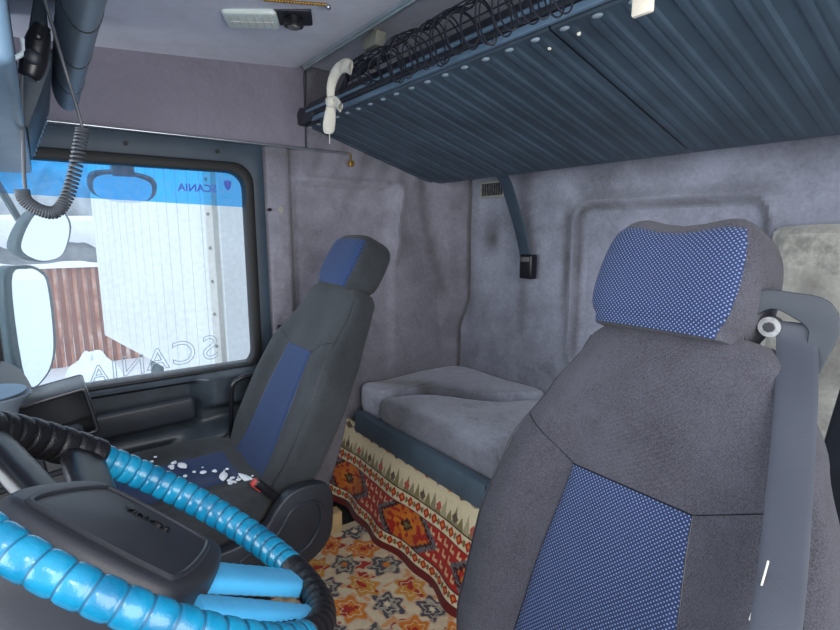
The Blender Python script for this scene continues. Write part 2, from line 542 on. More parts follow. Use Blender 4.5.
def back_st(u, v):
    x = lerp(-.3, 1.93, u); z = lerp(.1, 1.8, v)
    d = sd_rr(x, z, .565, .62, 1.205, 1.255, .07)
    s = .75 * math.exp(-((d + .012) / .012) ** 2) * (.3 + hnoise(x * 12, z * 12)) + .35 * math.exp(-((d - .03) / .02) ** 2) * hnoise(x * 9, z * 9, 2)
    s += .9 * math.exp(-((x - 1.66) / .05) ** 2 - ((z - 1.13) / .07) ** 2)
    s += .6 * math.exp(-((x - 1.25) / .02) ** 2) * ss(1.3, 1.2, z) * ss(.75, .95, z)
    s += .9 * math.exp(-((x - 1.80) / .03) ** 2 - ((z - .95) / .25) ** 2) * .5
    s += .45 * math.exp(-((x - 1.47) / .03) ** 2) * ss(.98, .9, z) * ss(.6, .8, z)
    s += .35 * ss(1.28, 1.37, z) * hnoise(x * 7, z * 4, 8)
    return min(1, s)


mb = MB()
mb.grid(190, 130, lambda u, v: (lerp(-.3, 1.93, u), YB + back_h(lerp(-.3, 1.93, u), lerp(.1, 1.8, v)), lerp(.1, 1.8, v)), stain=back_st, flip=True)
mb.box((-.35, YB - .06, -.05), (1.97, YB - .02, 1.82))
struct(mb.build('wall_back', 'felt_back'))
# driver-side pillar wall behind the door opening
mb = MB(); mb.box((-.36, YB - .05, -.05), (-.30, -1.0, 1.80)); struct(mb.build('wall_left', 'felt'))
# firewall under the windscreen
struct(MB().box((-.3, .70, -.05), (1.95, .75, .85)).build('wall_front', 'dark'))

# ------------------------------------------------------------------ door
dr = bpy.data.objects.new('door_1', None); C.objects.link(dr); dr.location = (1.9, -.25, 0); struct(dr)
# window opening outline in (y,z): rounded rear upper corner
OPEN = rrect(-.60, .655, .125, 1.358, .055, 6)
OUT = rrect(-.632, .625, .158, 1.392, .07, 6)
FR = rrect(-.675, .56, .30, 1.462, .012, 6)
mb = MB(); mb.prism(FR, (1.878, 0, 0), (0, 1, 0), (0, 0, 1), (1, 0, 0), .045, .004, 2, hole=OUT)
mb.build('frame', 'plastic', dr)
mb = MB(); mb.prism(OUT, (1.862, 0, 0), (0, 1, 0), (0, 0, 1), (1, 0, 0), .055, .006, 2, hole=OPEN)
mb.build('seal', 'rubber', dr)
mb = MB()
for y, z in ((-.238, 1.425), (-.515, 1.425)): mb.tube([(1.872, y, z), (1.88, y, z)], .007, 14)
mb.build('screw', 'rubber', dr)
# lower trim: profile swept along y with sculpted armrest


def door_x(y, z):
    x = 1.878
    x -= .040 * ss(.665, .64, z)                     # top ledge
    x -= .020 * ss(.49, .45, z)                      # lower panel bulges back in
    rec = ss(.638, .622, z) * ss(.475, .495, z) * ss(-.40, -.36, y)
    x += .035 * rec
    x -= .035 * ss(-.38, -.44, y) * ss(.52, .55, z) * ss(.66, .64, z) * (1 - .3 * ss(-.5, -.6, y))
    # moulded pocket
    d = math.hypot((y + .50) / 1.3, z - .24)
    x -= .045 * ss(.26, .20, d)
    return x


mb = MB(); mb.grid(110, 110, lambda u, v: (door_x(lerp(.30, -.672, u), lerp(.02, .668, v)), lerp(.30, -.672, u), lerp(.02, .668, v)))
mb.grid(110, 2, lambda u, v: (lerp(door_x(0, .668), 1.90, v), lerp(.30, -.672, u), .668))
mb.box((1.90, -.672, 0), (1.95, .30, .66))
mb.build('door_panel', 'door', dr)
mb = MB(); mb.prism(rrect(.0, -.040, .38, .045, .02, 4), (1.845, -.375, .545), (0, 1, -.03), (0, .03, 1), (-1, 0, 0), .035, .014, 4)
mb.build('grab_handle', 'dark', dr)
mb = MB(); mb.box((1.815, .01, .505), (1.86, .065, .585), .008, 3); hb = mb.build('handle_bracket', 'gloss', dr)
mb = MB(); mb.sph((1.812, .035, .555), .009); mb.build('bolt', 'steel', hb)
mb = MB(); mb.tube([(1.862, .12, .657), (1.862, -.59, .657)], .006, 8); mb.build('weatherstrip', 'rubber', dr)

# ------------------------------------------------------------------ window: glass, blue film, lettering
wn = bpy.data.objects.new('window_1', None); C.objects.link(wn); wn.location = (1.905, -.24, .65); struct(wn)
mb = MB(); mb.box((1.903, -.61, .645), (1.907, .135, 1.365)); mb.build('glass', 'glass', wn)
mb = MB()
mb.prism([(.135, 1.262), (-.61, 1.240), (-.61, 1.365), (.135, 1.365)], (1.9085, 0, 0), (0, 1, 0), (0, 0, 1), (1, 0, 0), .0012)
mb.build('sun_film', 'film', wn)
# lettering faces outwards, so it reads reversed from inside the cab
text('film_lettering', 'SCANIA', .036, (1.9115, -.450, 1.300), (0, 1, 0), (0, 0, 1), 'filmtext', wn, bold=.0006)
sh = [(0, 1), (.35, .85), (.8, .85), (.8, .2), (.55, -.45), (0, -1), (-.55, -.45), (-.8, .2), (-.8, .85), (-.35, .85)]
MB().prism([(a * .015, b * .019) for a, b in sh], (1.9105, -.553, 1.315), (0, 1, 0), (0, 0, 1), (1, 0, 0), .001).build('film_emblem', 'filmtext', wn)
for k, (ch, y, z, s_) in enumerate((('S', -.455, .728, .125), ('C', -.365, .722, .118), ('A', -.280, .712, .105), ('N', -.205, .702, .096), ('I', -.150, .696, .086), ('A', -.105, .690, .080))):
    text('glass_lettering', ch, s_, (1.9095, y, z), (0, 1, 0), (0, -.0, 1), 'etch', wn, outline=.0015)

# silver curtain rod over the door
cr = thing('curtain_rod', (1.872, -.48, 1.46), 'thin silver curtain rod above the passenger window', 'rod')
MB().tube([(1.872, .10, 1.468), (1.872, -1.02, 1.462)], .0052, 10).build('rod', 'metal', cr)
mb = MB(); mb.tube(smooth_path([(1.872, -1.02, 1.462), (1.86, -1.03, 1.455), (1.855, -1.025, 1.43)], 4), .003, 8); mb.box((1.845, -1.035, 1.41), (1.862, -1.015, 1.432), .002)
mb.build('hook', 'brass', cr)
# fittings on the padded pillar
MB().tube([(1.871, -.731, 1.233), (1.877, -.731, 1.233), (1.884, -.731, 1.233)], lambda t: .012, 20).build('trim_2', 'beige')['kind'] = 'structure'
mb = MB(); mb.tube([(1.869, -.690, 1.232), (1.884, -.690, 1.232)], .006, 14); mb.box((1.868, -.712, .735), (1.884, -.698, .795), .002); mb.build('trim_3', 'gloss')['kind'] = 'structure'

# ------------------------------------------------------------------ ceiling rail, bracket, lamp, beads
mb = MB(); mb.box((.3, -.842, 1.742), (1.84, -.822, 1.756), .003); mb.box((.3, -.836, 1.736), (1.84, -.829, 1.744))
tag(mb.build('curtain_rail', 'alu'), 'aluminium curtain rail running across the grey ceiling', 'rail')
BRX = 1.43
cl = thing('ceiling_bracket', (1.43, -.88, 1.70), 'small beige bracket under the ceiling above the rolled net', 'bracket')
MB().prism([(-.035, -.018), (.035, -.018), (.05, .020), (-.05, .020)], (BRX, -.895, 1.726), (1, 0, 0), (0, 0, 1), (0, 1, 0), .035, .003).build('block', 'beige', cl)
MB().box((BRX - .015, -.89, 1.74), (BRX + .015, -.87, 1.766), .003).build('mount', 'beige', cl)

lp = thing('ceiling_lamp', (1.42, -.56, 1.72), 'white rectangular ceiling lamp with dark switch end', 'lamp')
a0, a1 = V((1.490, -.452, ceil_z(-.45) + .010)), V((1.385, -.654, ceil_z(-.652) + .004))
ax_ = (a1 - a0).normalized(); az_ = V((0, 0, -1)); ay_ = ax_.cross(az_).normalized()
L_ = (a1 - a0).length
MB().prism(rrect(0, -.050, L_, .050, .008), a0, ax_, ay_, az_, .012, .003).build('housing', 'dark', lp)
mb = MB(); mb.prism(rrect(-.003, -.053, L_ * .60, .053, .014), a0 + az_ * .006, ax_, ay_, az_, .016, .006, 3)
mb.build('lens', 'lens', lp)
mb = MB()
for k in range(6): 
    c0 = a0 + ax_ * (.018 + k * .02) + az_ * .0225; mb.tube([c0 - ay_ * .038, c0 + ay_ * .038], .0012, 6)
mb.tube([a0 + ax_ * .012 + az_ * .0225, a0 + ax_ * .125 + az_ * .0225], .0012, 6)
mb.build('lens_ribs', 'white_cloth', lp)
kc = a0 + ax_ * (L_ * .78) + az_ * .012
MB().tube([kc, kc + az_ * .016, kc + az_ * .02], lambda t: .026, 28).build('knob', 'gloss', lp)
mb = MB(); mb.tube([kc + az_ * .021, kc + az_ * .024], .017, 20); mb.box(kc + az_ * .026 - V((.014, .003, 0)), kc + az_ * .026 + V((.014, .003, .004)), .001); mb.build('knob_cap', 'steel', lp)
bd = thing('bead_string', (1.30, -.58, 1.72), 'string of small brass beads on the ceiling beside the lamp', 'beads')
mb = MB()
for k in range(22):
    p = V((1.325, -.50, 0)).lerp(V((1.285, -.645, 0)), k / 21); mb.sph((p.x, p.y, ceil_z(p.y) - .006), .0042, 8)
mb.build('beads', 'brass', bd)
MB().sph((1.284, -.652, 1.725), .008, 12).build('end_knob', 'metal', bd)

# ------------------------------------------------------------------ folded upper bunk (ribbed underside)
bk = thing('upper_bunk', (1.1, -1.15, 1.40), 'folded upper bunk with dark blue ribbed plastic underside', 'bunk')
S0, S1 = V((0, -.845, 1.552)), V((0, -1.465, 1.366)); sd = (S1 - S0).normalized(); sn = V((1, 0, 0)).cross(sd); sn = sn if sn.z < 0 else -sn
SL = (S1 - S0).length


def rib(x):
    p = .0740; t = (x % p) / p
    return .0050 * (ss(.04, .12, t) - ss(.60, .68, t)) - .0022 * math.exp(-((t - .36) / .045) ** 2)


def panel(x0, x1, name):
    nx = int((x1 - x0) / .0028)

    def fn(u, v):
        x = lerp(x0, x1, u); s = v * SL
        e = ss(0.02, .032, s) * (1 - ss(SL - .022, SL - .010, s)) * ss(0, .012, x - x0) * ss(0, .012, x1 - x)
        edge = -.012 * (1 - ss(0, .010, s))
        return V((x, 0, 0)) + S0 + sd * s + sn * (rib(x) * e + edge)
    mb = MB(); mb.grid(nx, 60, fn, flip=True)
    # slab body above
    o = V((0, 0, 0)) + S0
    P = lambda x, s, h: V((x, 0, 0)) + S0 + sd * s - sn * h
    vs = [P(x, s, h) for x in (x0, x1) for s in (0, SL) for h in (.012, .06)]
    mb.add(vs, [(0, 1, 3, 2), (4, 6, 7, 5), (0, 4, 5, 1), (2, 3, 7, 6), (1, 5, 7, 3), (0, 2, 6, 4)], False)
    return mb.build(name, 'shelf', bk)


panel(.7225, 1.884, 'panel'); panel(-.25, .7185, 'panel')
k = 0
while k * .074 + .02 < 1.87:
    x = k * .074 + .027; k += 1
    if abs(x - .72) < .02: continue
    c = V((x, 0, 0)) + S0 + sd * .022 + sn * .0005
    MB().sph(c, .011, 10, (1.1, .8, .35)).build('rib_end_glint', 'shelf_glint', bk)  # pale blobs that paint a highlight onto each rib's front end
mb = MB()
for x in (.675, .755): MB().sph(V((x, 0, 0)) + S0 + sd * (.055 if x > .7 else .045) + sn * .004, .0045, 10).build('rivet', 'white_cloth', bk)
# front extrusion : dark rail, lip coloured paler to paint in its highlight line
mb = MB(); mb.box((-.25, -.862, 1.564), (1.80, -.822, 1.612), .008, 3)
mb.build('front_rail', 'dark', bk)
mb = MB(); mb.tube([(-.25, -.818, 1.583), (1.80, -.818, 1.583)], .0055, 10); mb.box((-.25, -.834, 1.546), (1.88, -.822, 1.562), .003)
mb.build('lip', 'console', bk)
mb = MB(); mb.prism([(0, 0), (.11, .0), (.135, .02), (.125, .045), (.02, .062), (-.005, .045)], (1.885, -.815, 1.546), (-1, 0, 0), (0, 0, 1), (0, -1, 0), .05, .008, 3)
mb.build('end_cap', 'dark', bk)

# rolled elastic net hung along the bunk's front edge
mb = MB()


def netline(x0, x1, y, z, r, amp, ph, turns, n=160):
    return [(lerp(x0, x1, i / n), y + amp * sin(i / n * turns * 2 * pi + ph), z + amp * cos(i / n * turns * 2 * pi + ph * 1.3) * .8 + .004 * sin(i * .3 + ph)) for i in range(n + 1)]


for k in range(5):
    mb.tube(netline(.25, 1.40, -.800, 1.650 - .003 * k, .002, .007 + .003 * (k % 3), k * .9, 5 + k * 1.3), .0020, 5)
mb.tube([(.25, -.80, 1.606), (1.38, -.80, 1.612)], .0022, 5)
for k in range(2):
    ph = k * 2.6; pts = []; n = 900; tn_ = 19 + 3 * k
    for i in range(n + 1):
        t = i / n; x = lerp(.30, 1.37, t); a = t * 2 * pi * tn_ + ph
        R_ = .050 * (1 - .62 * ss(.80, 1, t)) * (1 + .14 * sin(t * 40 + k))
        pts.append((x + .030 * sin(a + .6), -.790 + .012 * sin(a) + .004 * k, 1.590 + R_ * cos(a)))
    mb.tube(pts, .0021, 5)
for k in range(5):
    mb.tube(smooth_path([(1.36, -.800, 1.61 + .012 * k), (1.42, -.805 + .006 * k, 1.612 + .006 * k), (1.47, -.80, 1.604 + .01 * sin(k)), (1.53, -.81, 1.590)], 6), .0035 + .001 * (k % 3), 6)
for k in range(4): mb.tube(netline(1.22, 1.42, -.800, 1.622, .003, .014, k * 1.2, 3, 40), .0026, 5)
tag(mb.build('storage_net', 'net'), 'black elastic net rolled along the front edge of the upper bunk', 'net')


def ribbon(mb, pts, wdir, wid, th):
    pts = smooth_path(pts, 6); n = len(pts)
    wf = wid if callable(wid) else (lambda t: wid)
    def fn(u, v):
        i = round(v * (n - 1)); p = pts[i]; a = pts[max(0, i - 1)]; b = pts[min(n - 1, i + 1)]; t = (b - a).normalized()
        wd = V(wdir(v) if callable(wdir) else wdir); wd = (wd - t * wd.dot(t)).normalized(); nn = t.cross(wd)
        an = 2 * pi * u; h = wf(v) / 2
        return p + wd * (h * cos(an)) + nn * (th * sin(an) * (1 + .25 * sin(v * 23 + u * 12)))
    mb.grid(16, n - 1, fn, wu=True); return mb


ct = thing('cloth_tie', (1.52, -.80, 1.47), 'knotted white cloth strip tied to the end of the net', 'cloth')
mb = MB(); ribbon(mb, [(1.395, -.778, 1.628), (1.43, -.772, 1.640), (1.475, -.768, 1.628), (1.505, -.766, 1.590), (1.505, -.768, 1.55)], lambda v: V((0, .2, 1)).lerp(V((.5, .85, 0)), ss(.25, .7, v)), lambda t: .042 * (1 - .5 * t), .007)
mb.build('loop', 'white_cloth', ct)
mb = MB(); ribbon(mb, [(1.505, -.768, 1.552), (1.515, -.766, 1.51), (1.53, -.768, 1.475), (1.535, -.770, 1.462)], (.5, .85, .0), lambda t: .022 + .016 * sin(t * 3), .006)
ribbon(mb, [(1.505, -.768, 1.552), (1.48, -.772, 1.545), (1.462, -.776, 1.528)], (.1, .3, .9), .036, .007)
mb.tube([(1.53, -.770, 1.465), (1.532, -.771, 1.43)], .0015, 5)
mb.build('tail', 'white_cloth', ct)
mb = MB(); mb.sph((1.505, -.764, 1.550), .019, 14, (1, .8, .9)); mb.tube([V((1.505, -.764, 1.550)) + V((.016 * cos(a), .009 * sin(a), .006 * sin(a) + .003)) for a in [i * pi / 5 for i in range(10)]], .006, 6, closed=True)
mb.build('knot', 'white_cloth', ct)
cs = thing('cream_clip', (.53, -.80, 1.53), 'cream clip hanging over the front edge of the ribbed bunk', 'clip')
MB().box((.475, -.812, 1.492), (.510, -.80, 1.60), .004, 2).build('front_plate', 'cream', cs)
MB().box((.475, -.86, 1.596), (.510, -.80, 1.622), .005, 2).build('hook', 'cream', cs)

# ------------------------------------------------------------------ back wall fittings
mb = MB(); mb.prism(rrect(1.578, 1.300, 1.728, 1.372, .008), (0, YB + .006, 0), (1, 0, 0), (0, 0, 1), (0, 1, 0), .012, .003, hole=rrect(1.588, 1.310, 1.718, 1.362, .004))
vt = thing('air_vent', (1.65, YB + .01, 1.30), 'small slatted air vent on the rear wall under the bunk', 'vent')
mb.build('frame', 'beige', vt)
mb = MB()
for k in range(9): x = 1.595 + k * .0145; mb.box((x, YB + .008, 1.31), (x + .005, YB + .018, 1.362))
mb.build('slats', 'steel', vt)
MB().box((1.588, YB + .003, 1.31), (1.718, YB + .008, 1.362)).build('backing', 'gloss', vt)
hs = thing('hanging_strap', (1.42, -1.58, .96), 'dark blue strap with black buckle hanging on the rear wall', 'strap')
mb = MB(); ribbon(mb, [(1.475, -1.49, 1.375), (1.475, -1.52, 1.34), (1.468, -1.56, 1.25), (1.445, -1.582, 1.15), (1.42, -1.59, 1.05)], (1, 0, .1), lambda t: .072 - .012 * t, .0035)
mb.build('webbing', 'plastic', hs)
mb = MB(); mb.box((1.375, -1.612, .960), (1.440, -1.572, 1.060), .008, 3); mb.build('buckle', 'gloss', hs)
mb = MB(); mb.box((1.385, -1.574, 1.03), (1.430, -1.568, 1.050), .002); mb.build('buckle_bar', 'steel', hs)
mb = MB(); mb.tube([(1.833, YB + .0, 1.085), (1.833, YB + .02, 1.085), (1.833, YB + .024, 1.085)], lambda t: .016 - .004 * (t > .9), 20)
tag(mb.build('wall_knob', 'beige'), 'small round grey knob on the rear wall beside the corner', 'knob')

# ------------------------------------------------------------------ lower bunk
lb = thing('lower_bunk', (1.1, -1.3, 0), 'lower bunk bench with blue-grey plastic edge rail', 'bunk')
MB().box((.0, YB + .03, 0), (1.86, -1.03, .375)).build('base', 'dark', lb)
mb = MB(); mb.box((.10, -1.028, .325), (1.005, -.985, .412), .006, 2); mb.box((1.01, -1.028, .318), (1.80, -.985, .405), .006, 2)
mb.build('edge_rail', 'rail', lb)


def cushion(name, outline, z0, z1, label, seed=0, rnd=.05, tilt=None, stainf=None):
    """soft upholstered slab from a plan outline"""
    P = [V((p[0], p[1], 0)) for p in outline]; c = sum(P, V()) / len(P)
    path = smooth_path(P, 7, True); n = len(path)
    prof = [(0, .97, 0), (.15, 1.0, .25), (.35, 1.0, .6), (.55, .992, .85), (.75, .975, .95), (1.0, .94, 1.0)]

    def fn(u, v):
        i = int(round(u * n)) % n; p = path[i]
        if v <= .4:
            t = v / .4 * 5; a = int(min(4, t)); f = t - a
            s = lerp(prof[a][1], prof[a + 1][1], f); h = lerp(prof[a][2], prof[a + 1][2], f)
        else:
            t = (v - .4) / .6; s = .94 * (1 - t); h = 1
        q = c + (p - c) * s
        zz = lerp(z0, z1, h)
        if h > .5: zz += (.020 * (hnoise(q.x * 6, q.y * 6, seed) - .5) + .012 * (1 - s) + (tilt(q.x, q.y) if tilt else 0))
        return V((q.x, q.y, zz))
    mb = MB(); mb.grid(n, 40, fn, wu=True, stain=(lambda u, v: stainf(*fn(u, v)[:2])) if stainf else None)
    return tag(mb.build(name, 'bunk'), label, 'cushion')


cushion('bunk_cushion', [(1.86, -1.06), (1.865, -1.30), (1.86, -1.59), (1.5, -1.60), (1.3, -1.60), (1.40, -1.42), (1.62, -1.27), (1.70, -1.15), (1.72, -1.06)], .378, .50,
        'dark grey fabric bunk cushion in the far corner against the side wall', 2,
        stainf=lambda x, y: .8 * math.exp(-((y + 1.27 + (1.62 - x) * .5) / .05) ** 2))
cushion('bunk_cushion', [(1.69, -1.045), (1.665, -1.15), (1.57, -1.26), (1.38, -1.40), (1.24, -1.56), (.9, -1.60), (.55, -1.60), (.3, -1.60), (.28, -1.3), (.30, -1.05), (.6, -1.045), (.93, -1.04), (1.02, -1.05), (1.3, -1.045), (1.55, -1.04)], .378, .488,
        'large lighter grey bunk cushion along the plastic edge rail', 5,
        stainf=lambda x, y: .9 * math.exp(-((x - .98) / .05) ** 2 - ((y + 1.1) / .1) ** 2) + .5 * math.exp(-((y + 1.04) / .03) ** 2))
cushion('bunk_pad', [(1.0, -1.035), (1.01, -1.14), (.88, -1.19), (.6, -1.2), (.45, -1.15), (.45, -1.03), (.7, -1.02)], .465, .525,
        'small dark stained pad on the bunk beside the driver seat', 7, stainf=lambda x, y: .6)

# stained foam slab leaning on the rear wall behind the driver seat
mb = MB()
mb.grid(40, 60, lambda u, v: V((lerp(.545, -.2, u) , -1.56 + .05 * v * 0 + .012 * (hnoise(u * 5, v * 6, 1) - .5) - .03 * (1 - ss(0, .04, u)) - .03 * (1 - ss(0, .03, 1 - v)), lerp(.50, 1.162 + .008 * sin(u * 9), v))), stain=lambda u, v: .9 * hnoise(u * 7, v * 9, 4) ** 2)
mb.box((-.2, -1.612, .50), (.544, -1.575, 1.155), .01, 2)
tag(mb.build('foam_slab', 'slab'), 'stained grey-beige padded slab standing behind the driver seat', 'pad')
struct(MB().prism([(.262, .02), (.256, .60), (.240, .80), (.226, .92), (.208, 1.02), (.20, 1.12), (.12, 1.12), (.12, .02)], (0, -1.0, 0), (1, 0, 0), (0, 0, 1), (0, -1, 0), .05, .008).build('trim_4', 'dark'))


# ------------------------------------------------------------------ carpets
def mixc(a, b, t): return tuple(lerp(a[i], b[i], t) for i in range(3)) + (1,)


CR, RD, OR, GR, DK, GN = [srgb(*c) for c in ((250, 236, 196), (196, 40, 30), (240, 140, 28), (118, 118, 122), (70, 22, 24), (130, 120, 60))]


def skirt_col(u, v):
    X = u * 1.30; y = v                       # metres along, 0 top .. 1 bottom
    X += .006 * (hnoise(X * 30, y * 14, 2) - .5)
    if y < .36:
        c = CR
        # little motifs along the top
        k = (X / .062); f = k % 1 - .5; i = int(k)
        m = abs(f) * 2.0 + abs(y - .055) / .055 + .35 * (hnoise(X * 190, y * 70) - .5)
        if m < .95: c = (DK, GR, OR, RD, GR, OR)[i % 6]
        # flame-like tufts rising from the border
        k = X / .030; f = abs(k % 1 - .5) * 2; i = int(k)
        top = .34 - .17 * (1 - f) * (.55 + .45 * sin(i * 1.7) ** 2)
        if y > top: c = (GN, (.28, .25, .13, 1), GN, mixc(GN, CR, .4))[i % 4]
        k2 = X / .090; f2 = abs(k2 % 1 - .5) * .09; 
        if abs(f2) + abs(y - .29) * .32 < .017: c = RD if int(k2) % 2 else DK
        return mixc(c, CR, .12)

    def border(t, X):
        if t < .09 or t > .91: return DK
        k = X / .046; f = abs(k % 1 - .5) * 2; d = f + abs(t - .5) * 2.0
        if d < .34: return OR
        if d < .78: return RD
        if abs(k % 1 - .0) < .12 or abs(k % 1 - 1) < .12:
            if abs(t - .5) < .2: return GN
        return CR
    if y < .50: return border((y - .36) / .14, X)
    if y < .82:
        t = (y - .50) / .32; k = X / .43 + .25; f = (k % 1) ; d = abs(f - .5) * 2.6
        jag = .06 * (((X * 55) % 1) - .5) + .06 * (((t * 9) % 1) - .5)
        D = d + abs(t - .5) * 1.0 + jag
        if D < .10: return GN
        if D < .20: return DK
        if D < .42 : return OR if hnoise(X * 60, t * 12, 3) > .35 else RD
        if D < .80: return mixc(OR, RD, .25) if hnoise(X * 40, t * 9, 5) > .42 else RD
        if D < .90: return DK
        if D < 1.06 and abs(t - .5) < .5: return GR if hnoise(X * 120, t * 30) > .3 else DK
        # hooked figures on red
        gx, gy = (X * 26) % 1, (t * 3.2) % 1
        if (abs(gx - .3) < .10 and .2 < gy < .8) or (abs(gy - .7) < .12 and .3 < gx < .75) or (abs(gx - .7) < .09 and .5 < gy < .8): return mixc(CR, OR, .45)
        return RD
    if y < .93: return border((y - .82) / .11, X)
    return mixc(DK, RD, .25)


def skirt_pt(u, v):
    x = lerp(1.90, .60, u)
    drop = lerp(.335, .0, v)
    wv = .014 * sin(x * 13 + 1) * v + .008 * sin(x * 31) * v ** 2
    y = -1.0 + lerp(.0, .10, v ** 1.3) * ss(.5, 1.2, x) + .04 * v * (1 - ss(.6, 1.3, x)) + wv
    return V((x, y, drop + .005))


mb = MB(); mb.grid(620, 150, skirt_pt, colf=skirt_col)
mb.grid(620, 8, lambda u, v: skirt_pt(u, v) + V((0, -.008, 0)), colf=skirt_col)
tag(mb.build('carpet_skirt', 'carpet'), 'red and cream patterned carpet hanging below the lower bunk', 'carpet')


def rug_col(u, v):
    x, y = lerp(.6, 1.66, u), lerp(-1.02, .0, v)
    x += .03 * (hnoise(x * 9, y * 9, 1) - .5); y += .03 * (hnoise(x * 9, y * 9, 6) - .5)
    if u > .965 or v > .975: return mixc(CR, GR, .3)
    c = mixc(CR, (.62, .36, .26, 1), .35 * hnoise(x * 40, y * 40))
    best = 9; bi = 0; PX, PY = .125, .100
    for di in (-1, 0, 1):
        for dj in (-1, 0, 1):
            i = math.floor(x / PX) + di; j = math.floor(y / PY) + dj
            cx = (i + .5 + .35 * (hnoise(i * 1.3, j * 2.7, 1) - .5) + .3 * (j % 2)) * PX; cy = (j + .5 + .3 * (hnoise(i * 2.1, j * 1.9, 2) - .5)) * PY
            a = math.atan2(y - cy, x - cx); d = math.hypot((x - cx) / 1.2, y - cy) * (1 + .20 * sin(a * 6 + i))
            if d < best: best = d; bi = (i * 3 + j * 5) % 4
    if best < .042:
        k = (OR, (.10, .10, .12, 1), mixc(OR, (.75, .45, .05, 1), .5), (.09, .08, .11, 1))[bi]
        if best < .010: return (RD, OR, RD, CR)[bi]
        if .024 < best < .028: return mixc(k, CR, .7)
        if bi % 2 and hnoise(x * 80, y * 80, 4) > .60: return mixc(GR, CR, .4)
        if not bi % 2 and hnoise(x * 50, y * 50, 4) > .72: return RD
        return k
    if best < .047: return mixc(CR, RD, .35)
    if hnoise(x * 45, y * 45, 8) > .78: return mixc(OR, CR, .3)
    if hnoise(x * 11, y * 11, 3) > .68 and hnoise(x * 60, y * 45, 3) > .45: return RD
    return c


mb = MB(); mb.grid(420, 340, lambda u, v: V((lerp(.6, 1.66, u), lerp(-1.02, .0, v), .004 + .006 * hnoise(u * 9, v * 8))), colf=rug_col)
mb.box((.6, -1.02, -.018), (1.66, .0, .002))
tag(mb.build('floor_rug', 'rug'), 'cream floor carpet with orange and grey flowers between the seats', 'carpet')
mb = MB(); mb.box((1.63, -.83, .0), (1.68, -.775, .085), .004)
tag(mb.build('wooden_block', 'wood'), 'light wooden block between passenger seat and carpet skirt', 'block')


